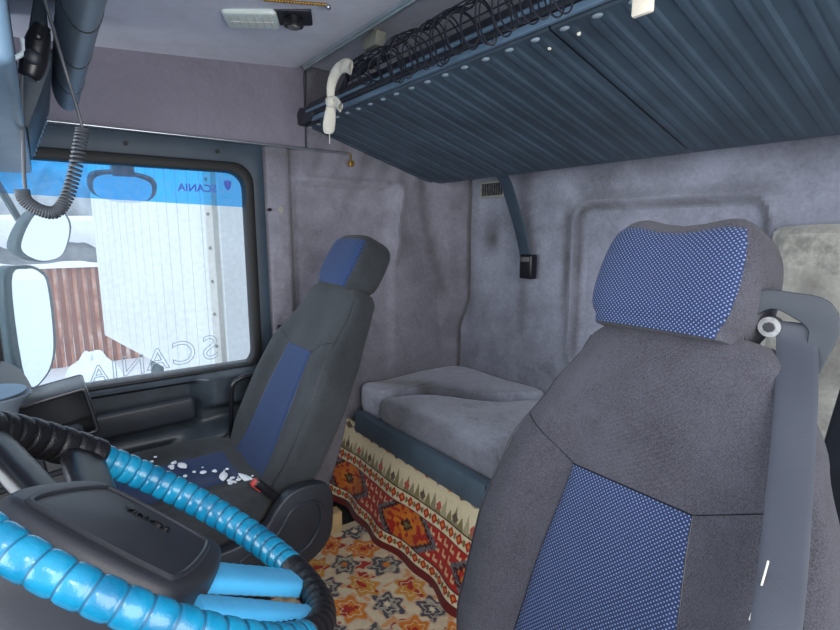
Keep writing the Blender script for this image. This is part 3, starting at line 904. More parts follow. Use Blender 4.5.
# ------------------------------------------------------------------ seats
def make_seat(root, O, sc, fab, dotm, guide_side, yawd=0., ue=.375, wtab=None, back_len=.70, hw=.126, tilt=20.6, zc=.455, hx=0., inboard=True, HH=.168, sad=.008):
    """O = foot of the backrest front surface centre. guide_side=+1/-1: which x side is the door"""
    Rz = Matrix.Rotation(math.radians(yawd), 3, 'Z')
    X_ = Rz @ V((1, 0, 0)); ti = math.radians(tilt); T = V((0, -sin(ti), cos(ti))); N = V((0, cos(ti), sin(ti)))
    W = lambda x, d, t: V(O) + X_ * (x * sc) + N * (d * sc) + T * (t * sc)
    wtab = wtab or [(0, .205), (.13, .256), (.30, .262), (.44, .240), (.56, .200), (.65, .158), (.70, .138)]
    n = 3.4; D0 = .058

    def hwid(t): return interp(wtab, t)

    def front(x, t):
        w_ = hwid(t); q = min(.999, abs(x) / w_)
        b = .030 * ss(.42, .80, q) * ss(.62, .42, t)
        return D0 * (1 - q ** n) ** (1 / n) + b - D0 + .010 * sin(min(1, t / .7) * pi)
    # backrest shell
    def ring(u, v):
        t = v * back_len; k = 1
        if v > .93: k = math.sqrt(max(0, 1 - ((v - .93) / .07) ** 2)) * .35 + .65; 
        if v >= .999: k = .55
        a = 2 * pi * u; w_ = hwid(t) * k
        cx, sx = cos(a), sin(a)
        x = w_ * math.copysign(abs(cx) ** (2 / n), cx)
        if sx >= 0: 
            d = front(x / k, t) - (1 - k) * .06
        else: d = -D0 - (D0 + .020 - .01 * v) * abs(sx) ** (2 / n) * k
        return W(x, d, t)
    mb = MB()
    m = 72
    NVV = 60
    mb.grid(m, NVV, ring, wu=True, uvf=lambda u, v: (u * 1.1, v * .7))
    top = [m * NVV + i for i in range(m)]; mb.f.append(tuple(top)); mb.sm.append(True); mb.mi.append(0)
    mb.f.append(tuple(reversed(range(m)))); mb.sm.append(True); mb.mi.append(0)
    back = mb.build('backrest', fab, root, sharp=60)
    # blue insert
    t1 = .445

    def ins(u, v):
        t = lerp(.02, t1, v); wi = interp([(0, .130), (.25, .114), (t1, .094)], t); x = lerp(-wi, wi, u)
        e = min(u, 1 - u, v * 1.5 + .03, (1 - v) * 1.2)
        return W(x, front(x, t) + .0005 + .0045 * ss(0, .05, e), t)
    mb = MB(); mb.grid(40, 50, ins, uvf=lambda u, v: ((u - .5) * lerp(.28, .2, v), v * .42)); mb.build('insert', dotm, back)
    # stitched seams
    mb = MB()
    for s in (-1, 1):
        mb.tube([W(s * x, front(x, t) + .0003, t) for x, t in [(lerp(.094, hwid(.52) * .99, k / 10), lerp(t1, .50, (k / 10))) for k in range(11)]], .0008, 5)
        mb.tube([W(s * hwid(t) * .93, front(hwid(t) * .93, t) + .0003, t) for t in [.03 + k * .03 for k in range(22)]], .0008, 5)
        mb.tube([W(s * interp([(0, .130), (.25, .114), (t1, .094)], t), front(interp([(0, .130), (.25, .114), (t1, .094)], t), t) + .0003, t) for t in [.02 + k * (t1 - .02) / 20 for k in range(21)]], .0010, 5)
    mb.tube([W(lerp(-.094, .094, k / 10), front(0, t1) + .0003, t1) for k in range(11)], .0012, 5)
    mb.build('seam', 'gloss', back)
    # headrest
    hz = back_len - .020

    def hr(u, v):
        a = 2 * pi * u; cx, sx = cos(a), sin(a); nn = 4.6
        kk = math.sqrt(max(0, 1 - abs(2 * v - 1) ** 5.0)) if v > .5 else max(.80, (1 - (abs(2 * v - 1)) ** 6) ** .5) if v > .02 else .80
        w_ = (hw + .012 * sin(v * pi) - .01 * v) ; x = w_ * math.copysign(abs(cx) ** (2 / nn), cx) * (.55 + .45 * kk if v > .5 else kk ** .4)
        dd = .074 * math.copysign(abs(sx) ** (2 / nn), sx) * (.35 + .65 * kk)
        saddle = sad * ss(.5, 1, v) * (math.exp(-((abs(x) - .08) / .04) ** 2) - math.exp(-(x / .05) ** 2) * .9)
        return W(x + hx, dd - .040 - .012 * v, hz + HH * v + saddle)
    mb = MB(); mb.grid(64, 36, hr, wu=True, uvf=lambda u, v: (u * .6, v * .17))
    for j, rev in ((0, True), (36, False)):
        L = [j * 64 + i for i in range(64)]; mb.f.append(tuple(reversed(L) if rev else L)); mb.sm.append(True); mb.mi.append(0)
    hd = mb.build('headrest', fab, root, sharp=70)

    def hins(u, v):
        vv = lerp(.0, .86, v)
        # angle range on the front face
        p = hr(lerp(.035, ue, u), vv); e = min(u, 1 - u, v, 1 - v)
        return p + N * (.0035 * ss(0, .04, e) + .0006)
    mb = MB(); mb.grid(60, 40, hins, uvf=lambda u, v: ((hins(u, v) - V(O)).dot(X_), v * .16), flip=False); mb.build('headrest_insert', dotm, hd)
    for s in (-1, 1): MB().tube([W(s * .05, -.04, back_len - .05), W(s * .05, -.04, back_len + .06)], .007, 10).build('headrest_post', 'steel', hd)
    # seat cushion
    Yr = V(O).y + .03
    cw = .255 * sc

    def cus(u, v):
        a = 2 * pi * u; cx, sx = cos(a), sin(a); nn = 5.
        x = cw * math.copysign(abs(cx) ** (2 / nn), cx); yy = .26 * math.copysign(abs(sx) ** (2 / nn), sx)
        if v < .5: k = lerp(.90, 1, ss(0, .35, v)); h = lerp(-.13, -.012, v / .5)
        else:
            k = 1 - (v - .5) * 2 ; k = max(k, 0) ** .75; h = -.012 + .012 * ss(.5, .65, v)
        x *= k; yy *= k
        q = min(1, abs(x) / cw)
        bol = (.028 * ss(.5, .85, q) - .012 * (1 - ss(0, .5, q))) if v >= .4 else 0
        return V((V(O).x + x, Yr + .20 + yy, zc + h + bol * ss(.4, .6, v) - .02 * ss(.3, -.26, yy) * 0))
    mb = MB(); mb.grid(80, 40, cus, wu=True, uvf=lambda u, v: (u * 1.6, v * .5)); cu = mb.build('cushion', fab, root, sharp=60)

    def cins(u, v):
        x = lerp(-.115, .115, u) * sc; y = lerp(-.19, .235, v); q = abs(x) / cw
        e = min(u, 1 - u, v, 1 - v)
        return V((V(O).x + x, Yr + .20 + y, zc - .012 * (1 - ss(0, .5, q)) + .001 + .003 * ss(0, .05, e)))
    mb = MB(); mb.grid(24, 30, cins, uvf=lambda u, v: (u * .23, v * .42), flip=True); mb.build('cushion_insert', dotm, cu)
    # pedestal and plastic skirts
    mb = MB(); mb.box((V(O).x - cw * .88, Yr - .02, .02), (V(O).x + cw * .88, Yr + .42, .36), .02, 3); mb.build('pedestal', 'rubber', root)
    for s in ((-1, 1) if inboard else (guide_side,)):
        prof = smooth_path([(-.17, .28, 0), (-.185, .40, 0), (-.17, .445, 0), (-.12, .462, 0), (-.06, .455, 0), (-.02, .42, 0), (.02, .375, 0), (.10, .355, 0), (.40, .345, 0), (.44, .32, 0), (.42, .27, 0), (.30, .235, 0), (.05, .225, 0), (-.08, .225, 0)], 5, True)
        x0 = V(O).x + s * (cw + .004) if s > 0 else V(O).x - (cw + .004) - .035
        mb = MB(); mb.prism([(p.x, p.y) for p in prof], (x0, Yr, 0), (0, 1, 0), (0, 0, 1), (1, 0, 0), .035, .010, 3)
        sk = mb.build('side_cover', 'dark', root)
        prof2 = smooth_path([(-.14, .33, 0), (-.14, .40, 0), (-.10, .415, 0), (-.06, .405, 0), (-.01, .345, 0), (.08, .315, 0), (.05, .285, 0), (-.08, .275, 0)], 5, True)
        xa = x0 - .004 if s < 0 else x0 + .035
        mb = MB(); mb.tube([(xa + (.002 if s < 0 else 0), Yr + p.x, p.y) for p in prof2], .005, 6, closed=True); mb.build('moulding', 'dark', sk)
    # buckle on the inboard side
    if not inboard: return W, front
    s = -guide_side; bx = V(O).x + s * (cw - .035)
    bp = V((bx + s * .03, Yr + .0, zc + .02)); R2 = Matrix.Rotation(-.7, 3, 'X')
    mb = MB(); mb.box(bp + V((-.013, -.011, -.05)), bp + V((.013, .011, .030)), .004, 3, rot=R2, piv=bp); bu = mb.build('belt_buckle', 'gloss', root)
    mb = MB(); mb.box(bp + V((-.010, -.006, .0)), bp + V((.010, .0135, .034)), .002, 2, rot=R2, piv=bp); tag(mb.build('release_button', 'red', bu), 'red release button')
    return W, front


ds = thing('driver_seat', (.374, -.50, 0), 'grey driver seat with blue dotted panel in the right foreground', 'seat')
Wd, fd = make_seat(ds, (.374, -.505, .362), 1.0, 'seat', 'dots', -1, zc=.38, hx=.024, hw=.117, HH=.184, inboard=False)
# belt guide on its door-side shoulder
OUTG = smooth_path([(.020, -.065, 0), (.030, .015, 0), (.004, .058, 0), (-.040, .060, 0), (-.076, .052, 0), (-.092, .018, 0), (-.082, -.03, 0), (-.072, -.075, 0), (-.070, -.14, 0), (-.052, -.15, 0), (-.040, -.10, 0), (-.015, -.085, 0)], 4, True)
INNG = smooth_path([(.006, -.035, 0), (.008, .006, 0), (-.004, .028, 0), (-.020, .036, 0), (-.040, .028, 0), (-.058, .015, 0), (-.061, .0, 0), (-.060, -.03, 0), (-.055, -.045, 0), (-.045, -.050, 0), (-.025, -.05, 0), (-.006, -.048, 0)], 4, True)
mb = MB(); mb.prism([(p.x, p.y) for p in OUTG], (.284, -.805, 1.008), (.97, .22, 0), (0, -.12, .99), (-.22, .96, .12), .032, .009, 3, hole=[(p.x, p.y) for p in INNG])
bgd = mb.build('belt_guide', 'guide', ds)
mb = MB(); mb.tube([(.262, -.80, 1.022), (.262, -.786, 1.022)], .014, 20); mb.build('washer', 'steel', bgd)
mb = MB(); mb.tube([(.262, -.787, 1.022), (.262, -.782, 1.022)], .007, 8); mb.build('bolt', 'gloss', bgd)
mb = MB(); ribbon(mb, [(.234, -.815, 1.010), (.236, -.796, 1.030), (.228, -.785, 1.003), (.206, -.73, .945), (.182, -.66, .87), (.160, -.59, .812), (.143, -.53, .762), (.12, -.44, .66), (.10, -.34, .52)], (1, .15, 0), lambda t: .046 - .006 * t, .0018)
mb.build('belt', 'belt', ds)
mb = MB(); mb.tube(smooth_path([(.164, -.56, .821), (.168, -.56, .786), (.174, -.56, .747)], 5), .0010, 6); mb.build('cable', 'white_cloth', ds)

ps = thing('passenger_seat', (1.50, -.50, 0), 'dark grey passenger seat with blue panel beside the far window', 'seat')
Wp, fp = make_seat(ps, (1.50, -.440, .415), .94, 'seat_d', 'dots_p', 1, tilt=28, hw=.108, hx=-.030, HH=.20, sad=0., ue=.41, wtab=[(0, .215), (.13, .258), (.30, .262), (.44, .242), (.56, .208), (.65, .182), (.70, .165)])
mb = MB(); mb.tube(smooth_path([(1.76, -.44, .36), (1.75, -.462, .42), (1.745, -.472, .56), (1.742, -.480, .625), (1.74, -.51, .648), (1.738, -.565, .652), (1.70, -.62, .66)], 6), .008, 10)
mb.build('arm_loop', 'gloss', ps)
mb = MB(); mb.box((1.655, -.86, .89), (1.685, -.82, .935), .006); mb.tube(smooth_path([(1.675, -.84, .91), (1.705, -.76, .78), (1.735, -.66, .60)], 6), .005, 6, ell=(2.2, 1)); mb.build('belt_guide', 'gloss', ps)
# snow crumbs on the passenger seat
mb = MB()
for k in range(34):
    t = random.random(); x = lerp(1.66, 1.36, t) + random.uniform(-.03, .03); y = lerp(-.19, -.40, t) + random.uniform(-.03, .03)
    r = random.uniform(.002, .005); mb.sph((x, y, .458 + (.012 if abs(x - 1.49) > .13 else 0)), r, 8, (random.uniform(1, 2.6), random.uniform(1, 2.2), .5))
for (x, y, l, a) in ((1.36, -.40, .05, .2), (1.42, -.35, .03, -.3), (1.56, -.27, .025, .2)):
    mb.tube([(x + (i / 6 - .5) * l * 2 * cos(a), y + (i / 6 - .5) * l * 2 * sin(a), .462) for i in range(7)], lambda t: .002 + .010 * sin(pi * t), 8, ell=(.5, 1))
o = mb.build('snow_crumbs', 'snow'); tag(o, 'white snow crumbs scattered on the passenger seat cushion', 'snow', kind='stuff')

# ------------------------------------------------------------------ steering wheel
WC = V((.583, -.0645, .8355)); WN = V((.070, -.628, .775)).normalized(); WA = (V((1, 0, 0)) - WN * WN.x).normalized(); WB = WN.cross(WA)
E1a = math.radians(57)
E1 = WA * cos(E1a) + WB * sin(E1a); E2 = WN.cross(E1)       # E1: the reading direction of the pad, E2: its up
RW = .2134
PW = lambda a, b, h=0: WC + E1 * a + E2 * b + WN * h
sw = thing('steering_wheel', WC, 'steering wheel wrapped in turquoise and black leatherette', 'steering wheel')


def rim_part(a0, a1, r, mat, ridges, name, pat=.10):
    n = ridges * 10; seg = abs(a1 - a0) / ridges
    pts = []; rad = []
    for i in range(n + 1):
        a = math.radians(lerp(a0, a1, i / n)); pts.append(WC + WA * (RW * cos(a)) + WB * (RW * sin(a)))
        f = (i % 10) / 10; far = .5 + .5 * cos(math.radians(lerp(a0, a1, i / n) + 15)); rad.append(r * lerp(.80, 1.14, far) * (1 - pat * (abs(2 * f - 1) ** 4)))
    mb = MB(); mb.tube(pts, lambda t: rad[round(t * n)], 24)
    for q in range(n * 24):
        if (q // 24) % 10 == 0 and q // 24: mb.mi[q] = 1
    return mb.build(name, [MAT[mat], MAT['wrap_seam' if mat == 'wrap' else 'wrap_k']], sw, sharp=180)


# angles measured in the wheel plane from WA towards WB
rim_part(-85, 8, .0178, 'wrap', 19, 'rim_cover', .13)
rim_part(7, 62, .0215, 'wrap_k', 9, 'rim_cover', .12)
rim_part(62, 92, .0205, 'wrap_k', 5, 'rim_cover', .12)
rim_part(92, 213, .0178, 'wrap', 23, 'rim_cover', .13)
rim_part(213, 276, .0182, 'wrap_k', 11, 'rim_cover', .13)
# stitching thread along the cover
mb = MB()
for (a0, a1) in ((-85, 8), (92, 213)):
    pts = []
    for i in range(121):
        a = math.radians(lerp(a0, a1, i / 120)); rd = WA * cos(a) + WB * sin(a)
        pts.append(WC + rd * (RW - .0155) + WN * .0075 + (rd * .001 * sin(i * 2.1)))
    mb.tube(pts, .0007, 4)
mb.build('stitching', 'gloss', sw)


# hub pad
def pad_outline(g=0.):
    base = [(-.086, -.086), (-.066, -.102), (-.02, -.106), (.03, -.106), (.070, -.100), (.088, -.082), (.096, .0), (.092, .070), (.070, .098), (0, .106), (-.065, .098), (-.088, .070), (-.096, 0)]
    return [(x * (1 - g), y * (1 - g)) for x, y in base]


PADH = .006; POFF = (.002, .056)
path = smooth_path([(x + POFF[0], y + POFF[1], 0) for x, y in pad_outline()], 6, True); cc = V((POFF[0], POFF[1], 0))


def padf(u, v):
    n_ = len(path); p = path[int(round(u * n_)) % n_]
    if v < .35: t = v / .35; s = lerp(.88, 1.0, ss(0, 1, t)); h = lerp(-.085, -.022, t)
    elif v < .6: t = (v - .35) / .25; s = lerp(1, .90, t ** 1.8); h = lerp(-.022, 0, math.sin(t * pi / 2))
    else: t = (v - .6) / .4; s = .90 * (1 - t); h = .0 + .005 * (1 - s) 
    q = cc + (p - cc) * s
    return PW(q.x, q.y, PADH + h)


mb = MB(); mb.grid(len(path), 50, padf, wu=True); pad = mb.build('hub_pad', 'pad', sw, sharp=50)
mb = MB(); pin = smooth_path([(-.055, -.074, 0), (0, -.078, 0), (.055, -.074, 0), (.066, -.06, 0), (.072, .0, 0), (.070, .07, 0), (.05, .084, 0), (-.05, .084, 0), (-.070, .07, 0), (-.072, .0, 0), (-.066, -.06, 0)], 6, True)
mb.tube([PW(p.x + POFF[0], p.y + POFF[1], PADH + .0008) for p in pin], .0036, 8, closed=True); mb.build('pad_ridge', 'pad', pad)
text('pad_lettering', 'SCANIA', .0145, PW(.0, .030, PADH + .0046), E1, E2, 'gloss', pad, depth=.0016, bold=.0003)
# spokes: a pair on each side
MBs = lambda p0, p1, w0, w1, h, hh0, hh1, mat, nm: None


def spoke(p0, p1, wid, th, mat, h0=-.012, h1=0., name='spoke', rings=0):
    a, b = PW(*p0, h0), PW(*p1, h1); d = (b - a).normalized(); sdv = WN.cross(d).normalized(); up_ = d.cross(sdv)
    n = 26
    def fn(u, v):
        an = 2 * pi * u; c_, s_ = cos(an), sin(an); p = a.lerp(b, v)
        k = 1 + .025 * sin(v * 70) * (1 if rings else .3)
        return p + sdv * (wid * math.copysign(abs(c_) ** .6, c_) * k) + up_ * (th * math.copysign(abs(s_) ** .6, s_) * k)
    mb = MB(); mb.grid(24, n, fn, wu=True); L = [n * 24 + i for i in range(24)]
    mb.f += [tuple(L), tuple(reversed(range(24)))]; mb.sm += [False] * 2; mb.mi += [0, 0]
    return mb.build(name, mat, sw, sharp=50)


def w2(a, b):  # wheel-plane (WA,WB) metres -> pad frame
    return (a * cos(E1a) + b * sin(E1a), -a * sin(E1a) + b * cos(E1a))


tag(spoke(w2(-.060, -.050), w2(-.026, -.192), .0240, .0100, 'tape', -.016, -.004, rings=1), 'blue taped spoke')
tag(spoke(w2(-.140, -.020), w2(-.122, -.158), .0165, .0100, 'tape', -.016, -.004, rings=1), 'blue taped spoke')
spoke(w2(.030, .040), w2(.200, .052), .0280, .0120, 'gloss', -.016, -.002)
spoke(w2(-.02, .085), w2(.122, .168), .0240, .0120, 'gloss', -.016, -.002)
# steering column shroud
mb = MB(); mb.tube([PW(0, 0, -.07), PW(0, 0, -.14), PW(0, 0, -.34)], lambda t: .062 + .02 * t, 24); mb.build('column', 'dark', sw)

# ------------------------------------------------------------------ dashboard
db = thing('dashboard', (1.1, .3, 0), 'dark dashboard with switch panel behind the steering wheel', 'dashboard')
prof = smooth_path([(.10, .20, 0), (.06, .45, 0), (.055, .58, 0), (.07, .70, 0), (.12, .78, 0), (.30, .83, 0), (.68, .86, 0), (.68, .20, 0)], 4, True)
mb = MB(); mb.prism([(p.x, p.y) for p in prof], (1.30, 0, 0), (0, 1, 0), (0, 0, 1), (1, 0, 0), .56, .012, 3)
mb.prism([(.24, .2), (.20, .5), (.24, .74), (.34, .82), (.68, .84), (.68, .2)], (-.25, 0, 0), (0, 1, 0), (0, 0, 1), (1, 0, 0), 1.55, .012, 3)
mb.build('body', 'dark', db)
# switch panel turned towards the driver
pc = V((1.21, .10, .625)); pn = V((-.90, -.25, .36)).normalized(); pu = V((.32, .10, .94)); pu = (pu - pn * pu.dot(pn)).normalized(); pr = pu.cross(pn)
mb = MB(); mb.prism(rrect(-.17, -.15, .15, .12, .012), pc - pn * .05, pr, pu, pn, .05, .006, 2); pnl = mb.build('switch_panel', 'dark', db)
mb = MB(); mb2 = MB(); mb3 = MB()
for i in range(7):
    for j in range(6):
        x = -.145 + i * .042; y = -.125 + j * .040
        c = pc + pr * x + pu * y
        tgt = mb
        tgt.prism(rrect(x, y, x + .034, y + .031, .004), pc, pr, pu, pn, .006 + .002 * ((i + j) % 2), .002, 1)
        if (i * 3 + j * 2) % 4 == 0: MB().prism(rrect(x + .008, y + .010, x + .024, y + .016, .001), pc + pn * .0088, pr, pu, pn, .0006).build('switch_mark', 'beige', pnl)
mb.build('switches', 'gloss', pnl)
mb3.prism([(.02, .095), (.055, .099), (.062, .106), (.05, .112), (.035, .106), (.018, .108)], pc + pn * .0095, pr, pu, pn, .001); tag(mb3.build('warning_mark', 'red', pnl), 'orange-red warning mark')

# open tray with dark frame on the dash, and the pale-blue holder left of it
tr = thing('dash_tray', (1.32, .02, .70), 'open black storage box on the dashboard below the window', 'box')
R3 = Matrix.Rotation(-.10, 3, 'X')
tc = V((1.30, .03, .75))
q = [(-.055, -.055), (-.03, .055), (.055, .04), (.055, -.055)]
mb = MB(); oy = rrect(-.085, -.055, .075, .055, .008); iy = rrect(-.076, -.046, .066, .046, .005)
mb.prism(oy, (1.28, .03, .75), (0, .985, -.17), (.0, .17, .985), (1, 0, 0), .12, .003, 2, hole=iy); mb.build('frame', 'gloss', tr)
mb = MB(); mb.prism(oy, (1.40, .03, .75), (0, .985, -.17), (0, .17, .985), (1, 0, 0), .01); mb.build('back', 'dark', tr)
hb_ = thing('dash_vent', (1.15, .11, .74), 'pale grey-blue dashboard vent pod at the left edge', 'vent')
mb = MB(); mb.tube(smooth_path([(1.15, .115, .74), (1.15, .115, .80), (1.15, .112, .835), (1.15, .11, .865)], 5), lambda t: .050 + .018 * ss(.6, 1, t) - .004 * sin(t * 3), 28); mb.build('pod', 'console_l', hb_)
MB().tube([(1.15, .11, .866), (1.15, .11, .868)], .060, 28).build('grille', 'console', hb_)
# column cowl at lower left
cw_ = thing('column_cowl', (.50, .14, .62), 'grey plastic cowl under the near rim of the steering wheel', 'cowl')
mb = MB(); mb.prism(smooth_path([(-.12, -.14, 0), (-.13, .03, 0), (-.06, .075, 0), (.06, .07, 0), (.12, .0, 0), (.10, -.14, 0)], 5, True) and [(p.x, p.y) for p in smooth_path([(-.12, -.14, 0), (-.13, .03, 0), (-.06, .075, 0), (.06, .07, 0), (.12, .0, 0), (.10, -.14, 0)], 5, True)], (.50, .02, .66), (1, 0, 0), (0, -.3, .95), (0, .95, .3), .18, .012, 3); mb.build('shell', 'console', cw_)
mb = MB(); mb.tube([(.52, .012, .675), (.52, .02, .675)], .007, 12); mb.build('screw', 'steel', cw_)

# ------------------------------------------------------------------ overhead console (upper left)
oc = thing('overhead_console', (1.2, .08, 1.45), 'blue-grey plastic overhead console above the windscreen', 'console')
# rounded roll along x
mb = MB(); mb.tube([(.35, -.085, 1.520)] + [(lerp(.35, 1.60, k / 10), -.085, 1.520) for k in range(1, 11)] + [(1.64, -.085, 1.515), (1.665, -.085, 1.508)], lambda t: .042 * (1 - ss(.93, 1, t) * .5), 24, ell=(1.45, .72))
mb.build('padded_roll', 'console_l', oc)
for xx in (1.0, 1.22, 1.45): MB().tube([V((xx, -.085 + .0302 * cos(a), 1.520 + .0612 * sin(a))) for a in [i * pi / 14 for i in range(28)]], .0012, 5, closed=True, up=(1, 0, 0)).build('seam', 'gloss', oc)
mb = MB(); mb.prism([(-.125, 1.56), (-.10, 1.59), (-.10, 1.74), (-.16, 1.74)], (.5, 0, 0), (0, 1, 0), (0, 0, 1), (1, 0, 0), 1.16, .006, 2)
mb.build('fascia', 'console', oc)
for k in range(4): MB().box((.9, -.136 - k * .011, 1.632 + k * .012), (1.45, -.131 - k * .011, 1.640 + k * .012), .001).build('grille_bar', 'console_l', oc)
# slotted tray plate
mb = MB(); mb.prism([(-.045, 1.59), (-.035, 1.595), (.020, 1.352), (.002, 1.335), (-.045, 1.455)], (1.20, 0, 0), (0, 1, 0), (0, 0, 1), (1, 0, 0), .48, .004, 2)
pl = mb.build('slotted_plate', 'plastic', oc)
mb = MB()
for k in range(9):
    y = -.038 + .0045 * k; z = 1.445 - .0115 * k; mb.box((1.66, y - .004, z - .008), (1.69, y + .004, z + .002), .001)
mb.build('teeth', 'console', pl)
mb = MB(); mb.box((1.24, -.049, 1.485), (1.34, -.043, 1.492)); mb.box((1.36, -.049, 1.50), (1.50, -.043, 1.507)); mb.build('slots', 'rubber', pl)
mb = MB(); mb.prism([(.005, 1.30), (.012, 1.72), (.16, 1.74), (.30, 1.72), (.30, 1.36), (.10, 1.30)], (.62, 0, 0), (0, 1, 0), (0, 0, 1), (1, 0, 0), 1.08, .012, 3); mb.build('body', 'console', oc)
mb = MB(); mb.box((.60, .025, 1.40), (1.19, .06, 1.70), .01, 3); mb.build('recess_panel', 'console_l', oc)

# two-way radio handset and its coiled cord
hsn = thing('radio_handset', (1.0, -.02, 1.40), 'black radio handset with coiled cord hanging from the overhead console', 'handset')
hp = smooth_path([(.995, -.006, 1.377), (.995, -.014, 1.40), (.995, -.022, 1.43), (.995, -.030, 1.455)], 6)
mb = MB(); mb.tube(hp, lambda t: .011 + .006 * sin(pi * min(1, t * 1.1)) ** .6, 18, ell=(1.0, 1.0)); mb.build('body', 'gloss', hsn)
MB().sph((.981, -.014, 1.405), .011, 16, (.6, 1, 1.1)).build('speaker_bulge', 'dark', hsn)
MB().sph((.979, -.023, 1.435), .006, 12, (.6, 1, 1)).build('key', 'gloss', hsn)
mb = MB(); mb.tube(smooth_path([(.98, .018, 1.392), (.98, .004, 1.402), (.985, -.004, 1.412), (.99, -.004, 1.43)], 5), .0035, 8); mb.build('hook', 'mirror_white', hsn)
# cord: straight up piece, coil, straight down piece
mb = MB()
mb.tube(smooth_path([(.99, -.001, 1.39), (.99, .004, 1.36), (.99, .010, 1.28), (.99, .0135, 1.235), (.99, .014, 1.215)], 6), .0026, 8)
mb.tube(smooth_path([(.92, -.024, 1.52), (.96, -.040, 1.455), (.99, -.052, 1.40), (.99, -.064, 1.335), (.99, -.068, 1.305)], 6), .0026, 8)
axis = smooth_path([(.99, .018, 1.212), (.99, .016, 1.198), (.99, .002, 1.185), (.99, -.018, 1.180), (.99, -.034, 1.198), (.99, -.048, 1.235), (.99, -.060, 1.28), (.99, -.068, 1.312)], 10)
tot = len(axis) - 1; n = 46 * 10; pts = []
for i in range(n + 1):
    f = i / n * tot; a = int(min(tot - 1, f)); p = axis[a].lerp(axis[a + 1], f - a); t = (axis[a + 1] - axis[a]).normalized()
    s1 = V((1, 0, 0)); s2 = t.cross(s1).normalized(); an = 2 * pi * i / 10
    pts.append(p + s1 * .0085 * cos(an) + s2 * .0085 * sin(an))
mb.tube(pts, .0021, 5)
mb.build('coiled_cord', 'cord', hsn)

# ================================================================== OUTSIDE
GZ = -1.25
struct(MB().box((-12, -30, GZ - .1), (60, 30, GZ)).build('snow_ground', 'snow')) 


def mirror(name, outline, x, label, shell, depth=.10, turn=0., nod=0., gx=1.):
    r = thing(name, (x, sum(p[0] for p in outline) / len(outline), min(p[1] for p in outline)), label, 'mirror', None)
    path = smooth_path([(a, b, 0) for a, b in outline], 5, True); c = sum(path, V()) / len(path)
    nrm = V((-cos(turn) * cos(nod), -sin(turn) * cos(nod), -sin(nod))); ax = V((-sin(turn), cos(turn), 0)); ay = nrm.cross(ax); ay = ay if ay.z > 0 else -ay
    o = V((x, c.x, c.y)); ka, kb = 1 / cos(turn), 1 / cos(nod)
    loc = [((p.x - c.x) * ka, (p.y - c.y) * kb) for p in path]
    MB().prism(loc, o, ax, ay, -nrm, depth, .012, 3).build('housing', shell, r)
    MB().prism([(a * .84 * gx, b * .93) for a, b in loc], o + nrm * .001, ax, ay, nrm, .002).build('mirror_glass', 'mglass', r)
    return r


m1 = mirror('wing_mirror', [(.13, .55), (.135, .97), (.07, 1.02), (.015, 1.0), (-.012, .93), (-.005, .66), (.05, .54)], 2.55, 'large upright wing mirror outside the passenger window', 'mirror_shell', .06, .8, 0, .88)
m2 = mirror('wide_angle_mirror', [(.085, 1.09), (.045, 1.20), (-.01, 1.25), (-.075, 1.24), (-.105, 1.17), (-.075, 1.06), (-.02, 1.03), (.04, 1.04)], 2.55, 'small round-cornered white wide angle mirror above the large wing mirror', 'mirror_shell', .05, .7, .1)
m3 = mirror('kerb_mirror', [(-.165, 1.345), (-.185, 1.30), (-.27, 1.275), (-.38, 1.278), (-.42, 1.31), (-.405, 1.365), (-.29, 1.385), (-.19, 1.378)], 2.5, 'rounded kerb mirror behind the blue strip of the window', 'mirror_shell', .03, 0, .8)
MB().tube([(2.0, -.29, 1.46), (2.45, -.29, 1.46), (2.52, -.29, 1.39)], .014, 8).build('arm', 'mirror_shell', m3)
MB().box((2.42, -.33, 1.375), (2.5, -.25, 1.42), .006).build('arm', 'mirror_shell', m3)
MB().tube([(2.0, .22, 1.5), (2.35, .16, 1.45), (2.6, .07, 1.2)], .014, 8).build('arm', 'mirror_shell', m2)
MB().tube([(2.0, .22, .6), (2.62, .10, .62)], .014, 8).build('arm', 'mirror_shell', m1)

# white trailer parked alongside
td = V((1.455, .21, 0)).normalized(); tn = V((-td.y, td.x, 0)); A = V((5.76, -.40, 0))
tl = thing('parked_trailer', (4.5, -1.5, GZ), 'white box trailer parked beside the cab', 'trailer')
B0 = A - td * 4.2; dw = V((td.y, -td.x, 0)) * 2.5
mb = MB(); q = [B0, A, A + dw, B0 + dw]
vs = [V((p.x, p.y, z)) for z in (.15, 2.9) for p in q]
mb.add(vs, [(0, 1, 5, 4), (1, 2, 6, 5), (2, 3, 7, 6), (3, 0, 4, 7), (4, 5, 6, 7), (3, 2, 1, 0)], False); mb.build('box_body', 'trailer', tl)
B0 = A - td * 2.83
tl_old = [o for o in C.objects if o.parent == tl]
for o in tl_old: bpy.data.objects.remove(o)
mb = MB(); q = [B0, A, A + dw, B0 + dw]
vs = [V((p.x, p.y, z)) for z in (.15, 2.9) for p in q]
mb.add(vs, [(0, 1, 5, 4), (1, 2, 6, 5), (2, 3, 7, 6), (3, 0, 4, 7), (4, 5, 6, 7), (3, 2, 1, 0)], False)
for k in range(14):
    p = A - td * (.1 + k * .19) + tn * .002; mb.tube([V((p.x, p.y, .2)), V((p.x, p.y, 2.8))], .0022, 5)
mb.build('box_body', 'trailer', tl)
mb = MB(); c0 = A - td * 2.70; c1 = A - td * 2.80
mb.add([V((p.x, p.y, z)) for z in (.15, 2.9) for p in (c0, c1, c1 + tn * .03, c0 + tn * .03)], [(0, 1, 5, 4), (1, 2, 6, 5), (2, 3, 7, 6), (3, 0, 4, 7), (4, 5, 6, 7)], False)
post = mb.build('corner_post', 'trailer_post', tl)
mb = MB()
for k in range(14): p = A - td * 2.75 + tn * .034; MB().sph((p.x, p.y, .3 + k * .19), .010, 8).build('rivet', 'beige', post)
mb = MB()
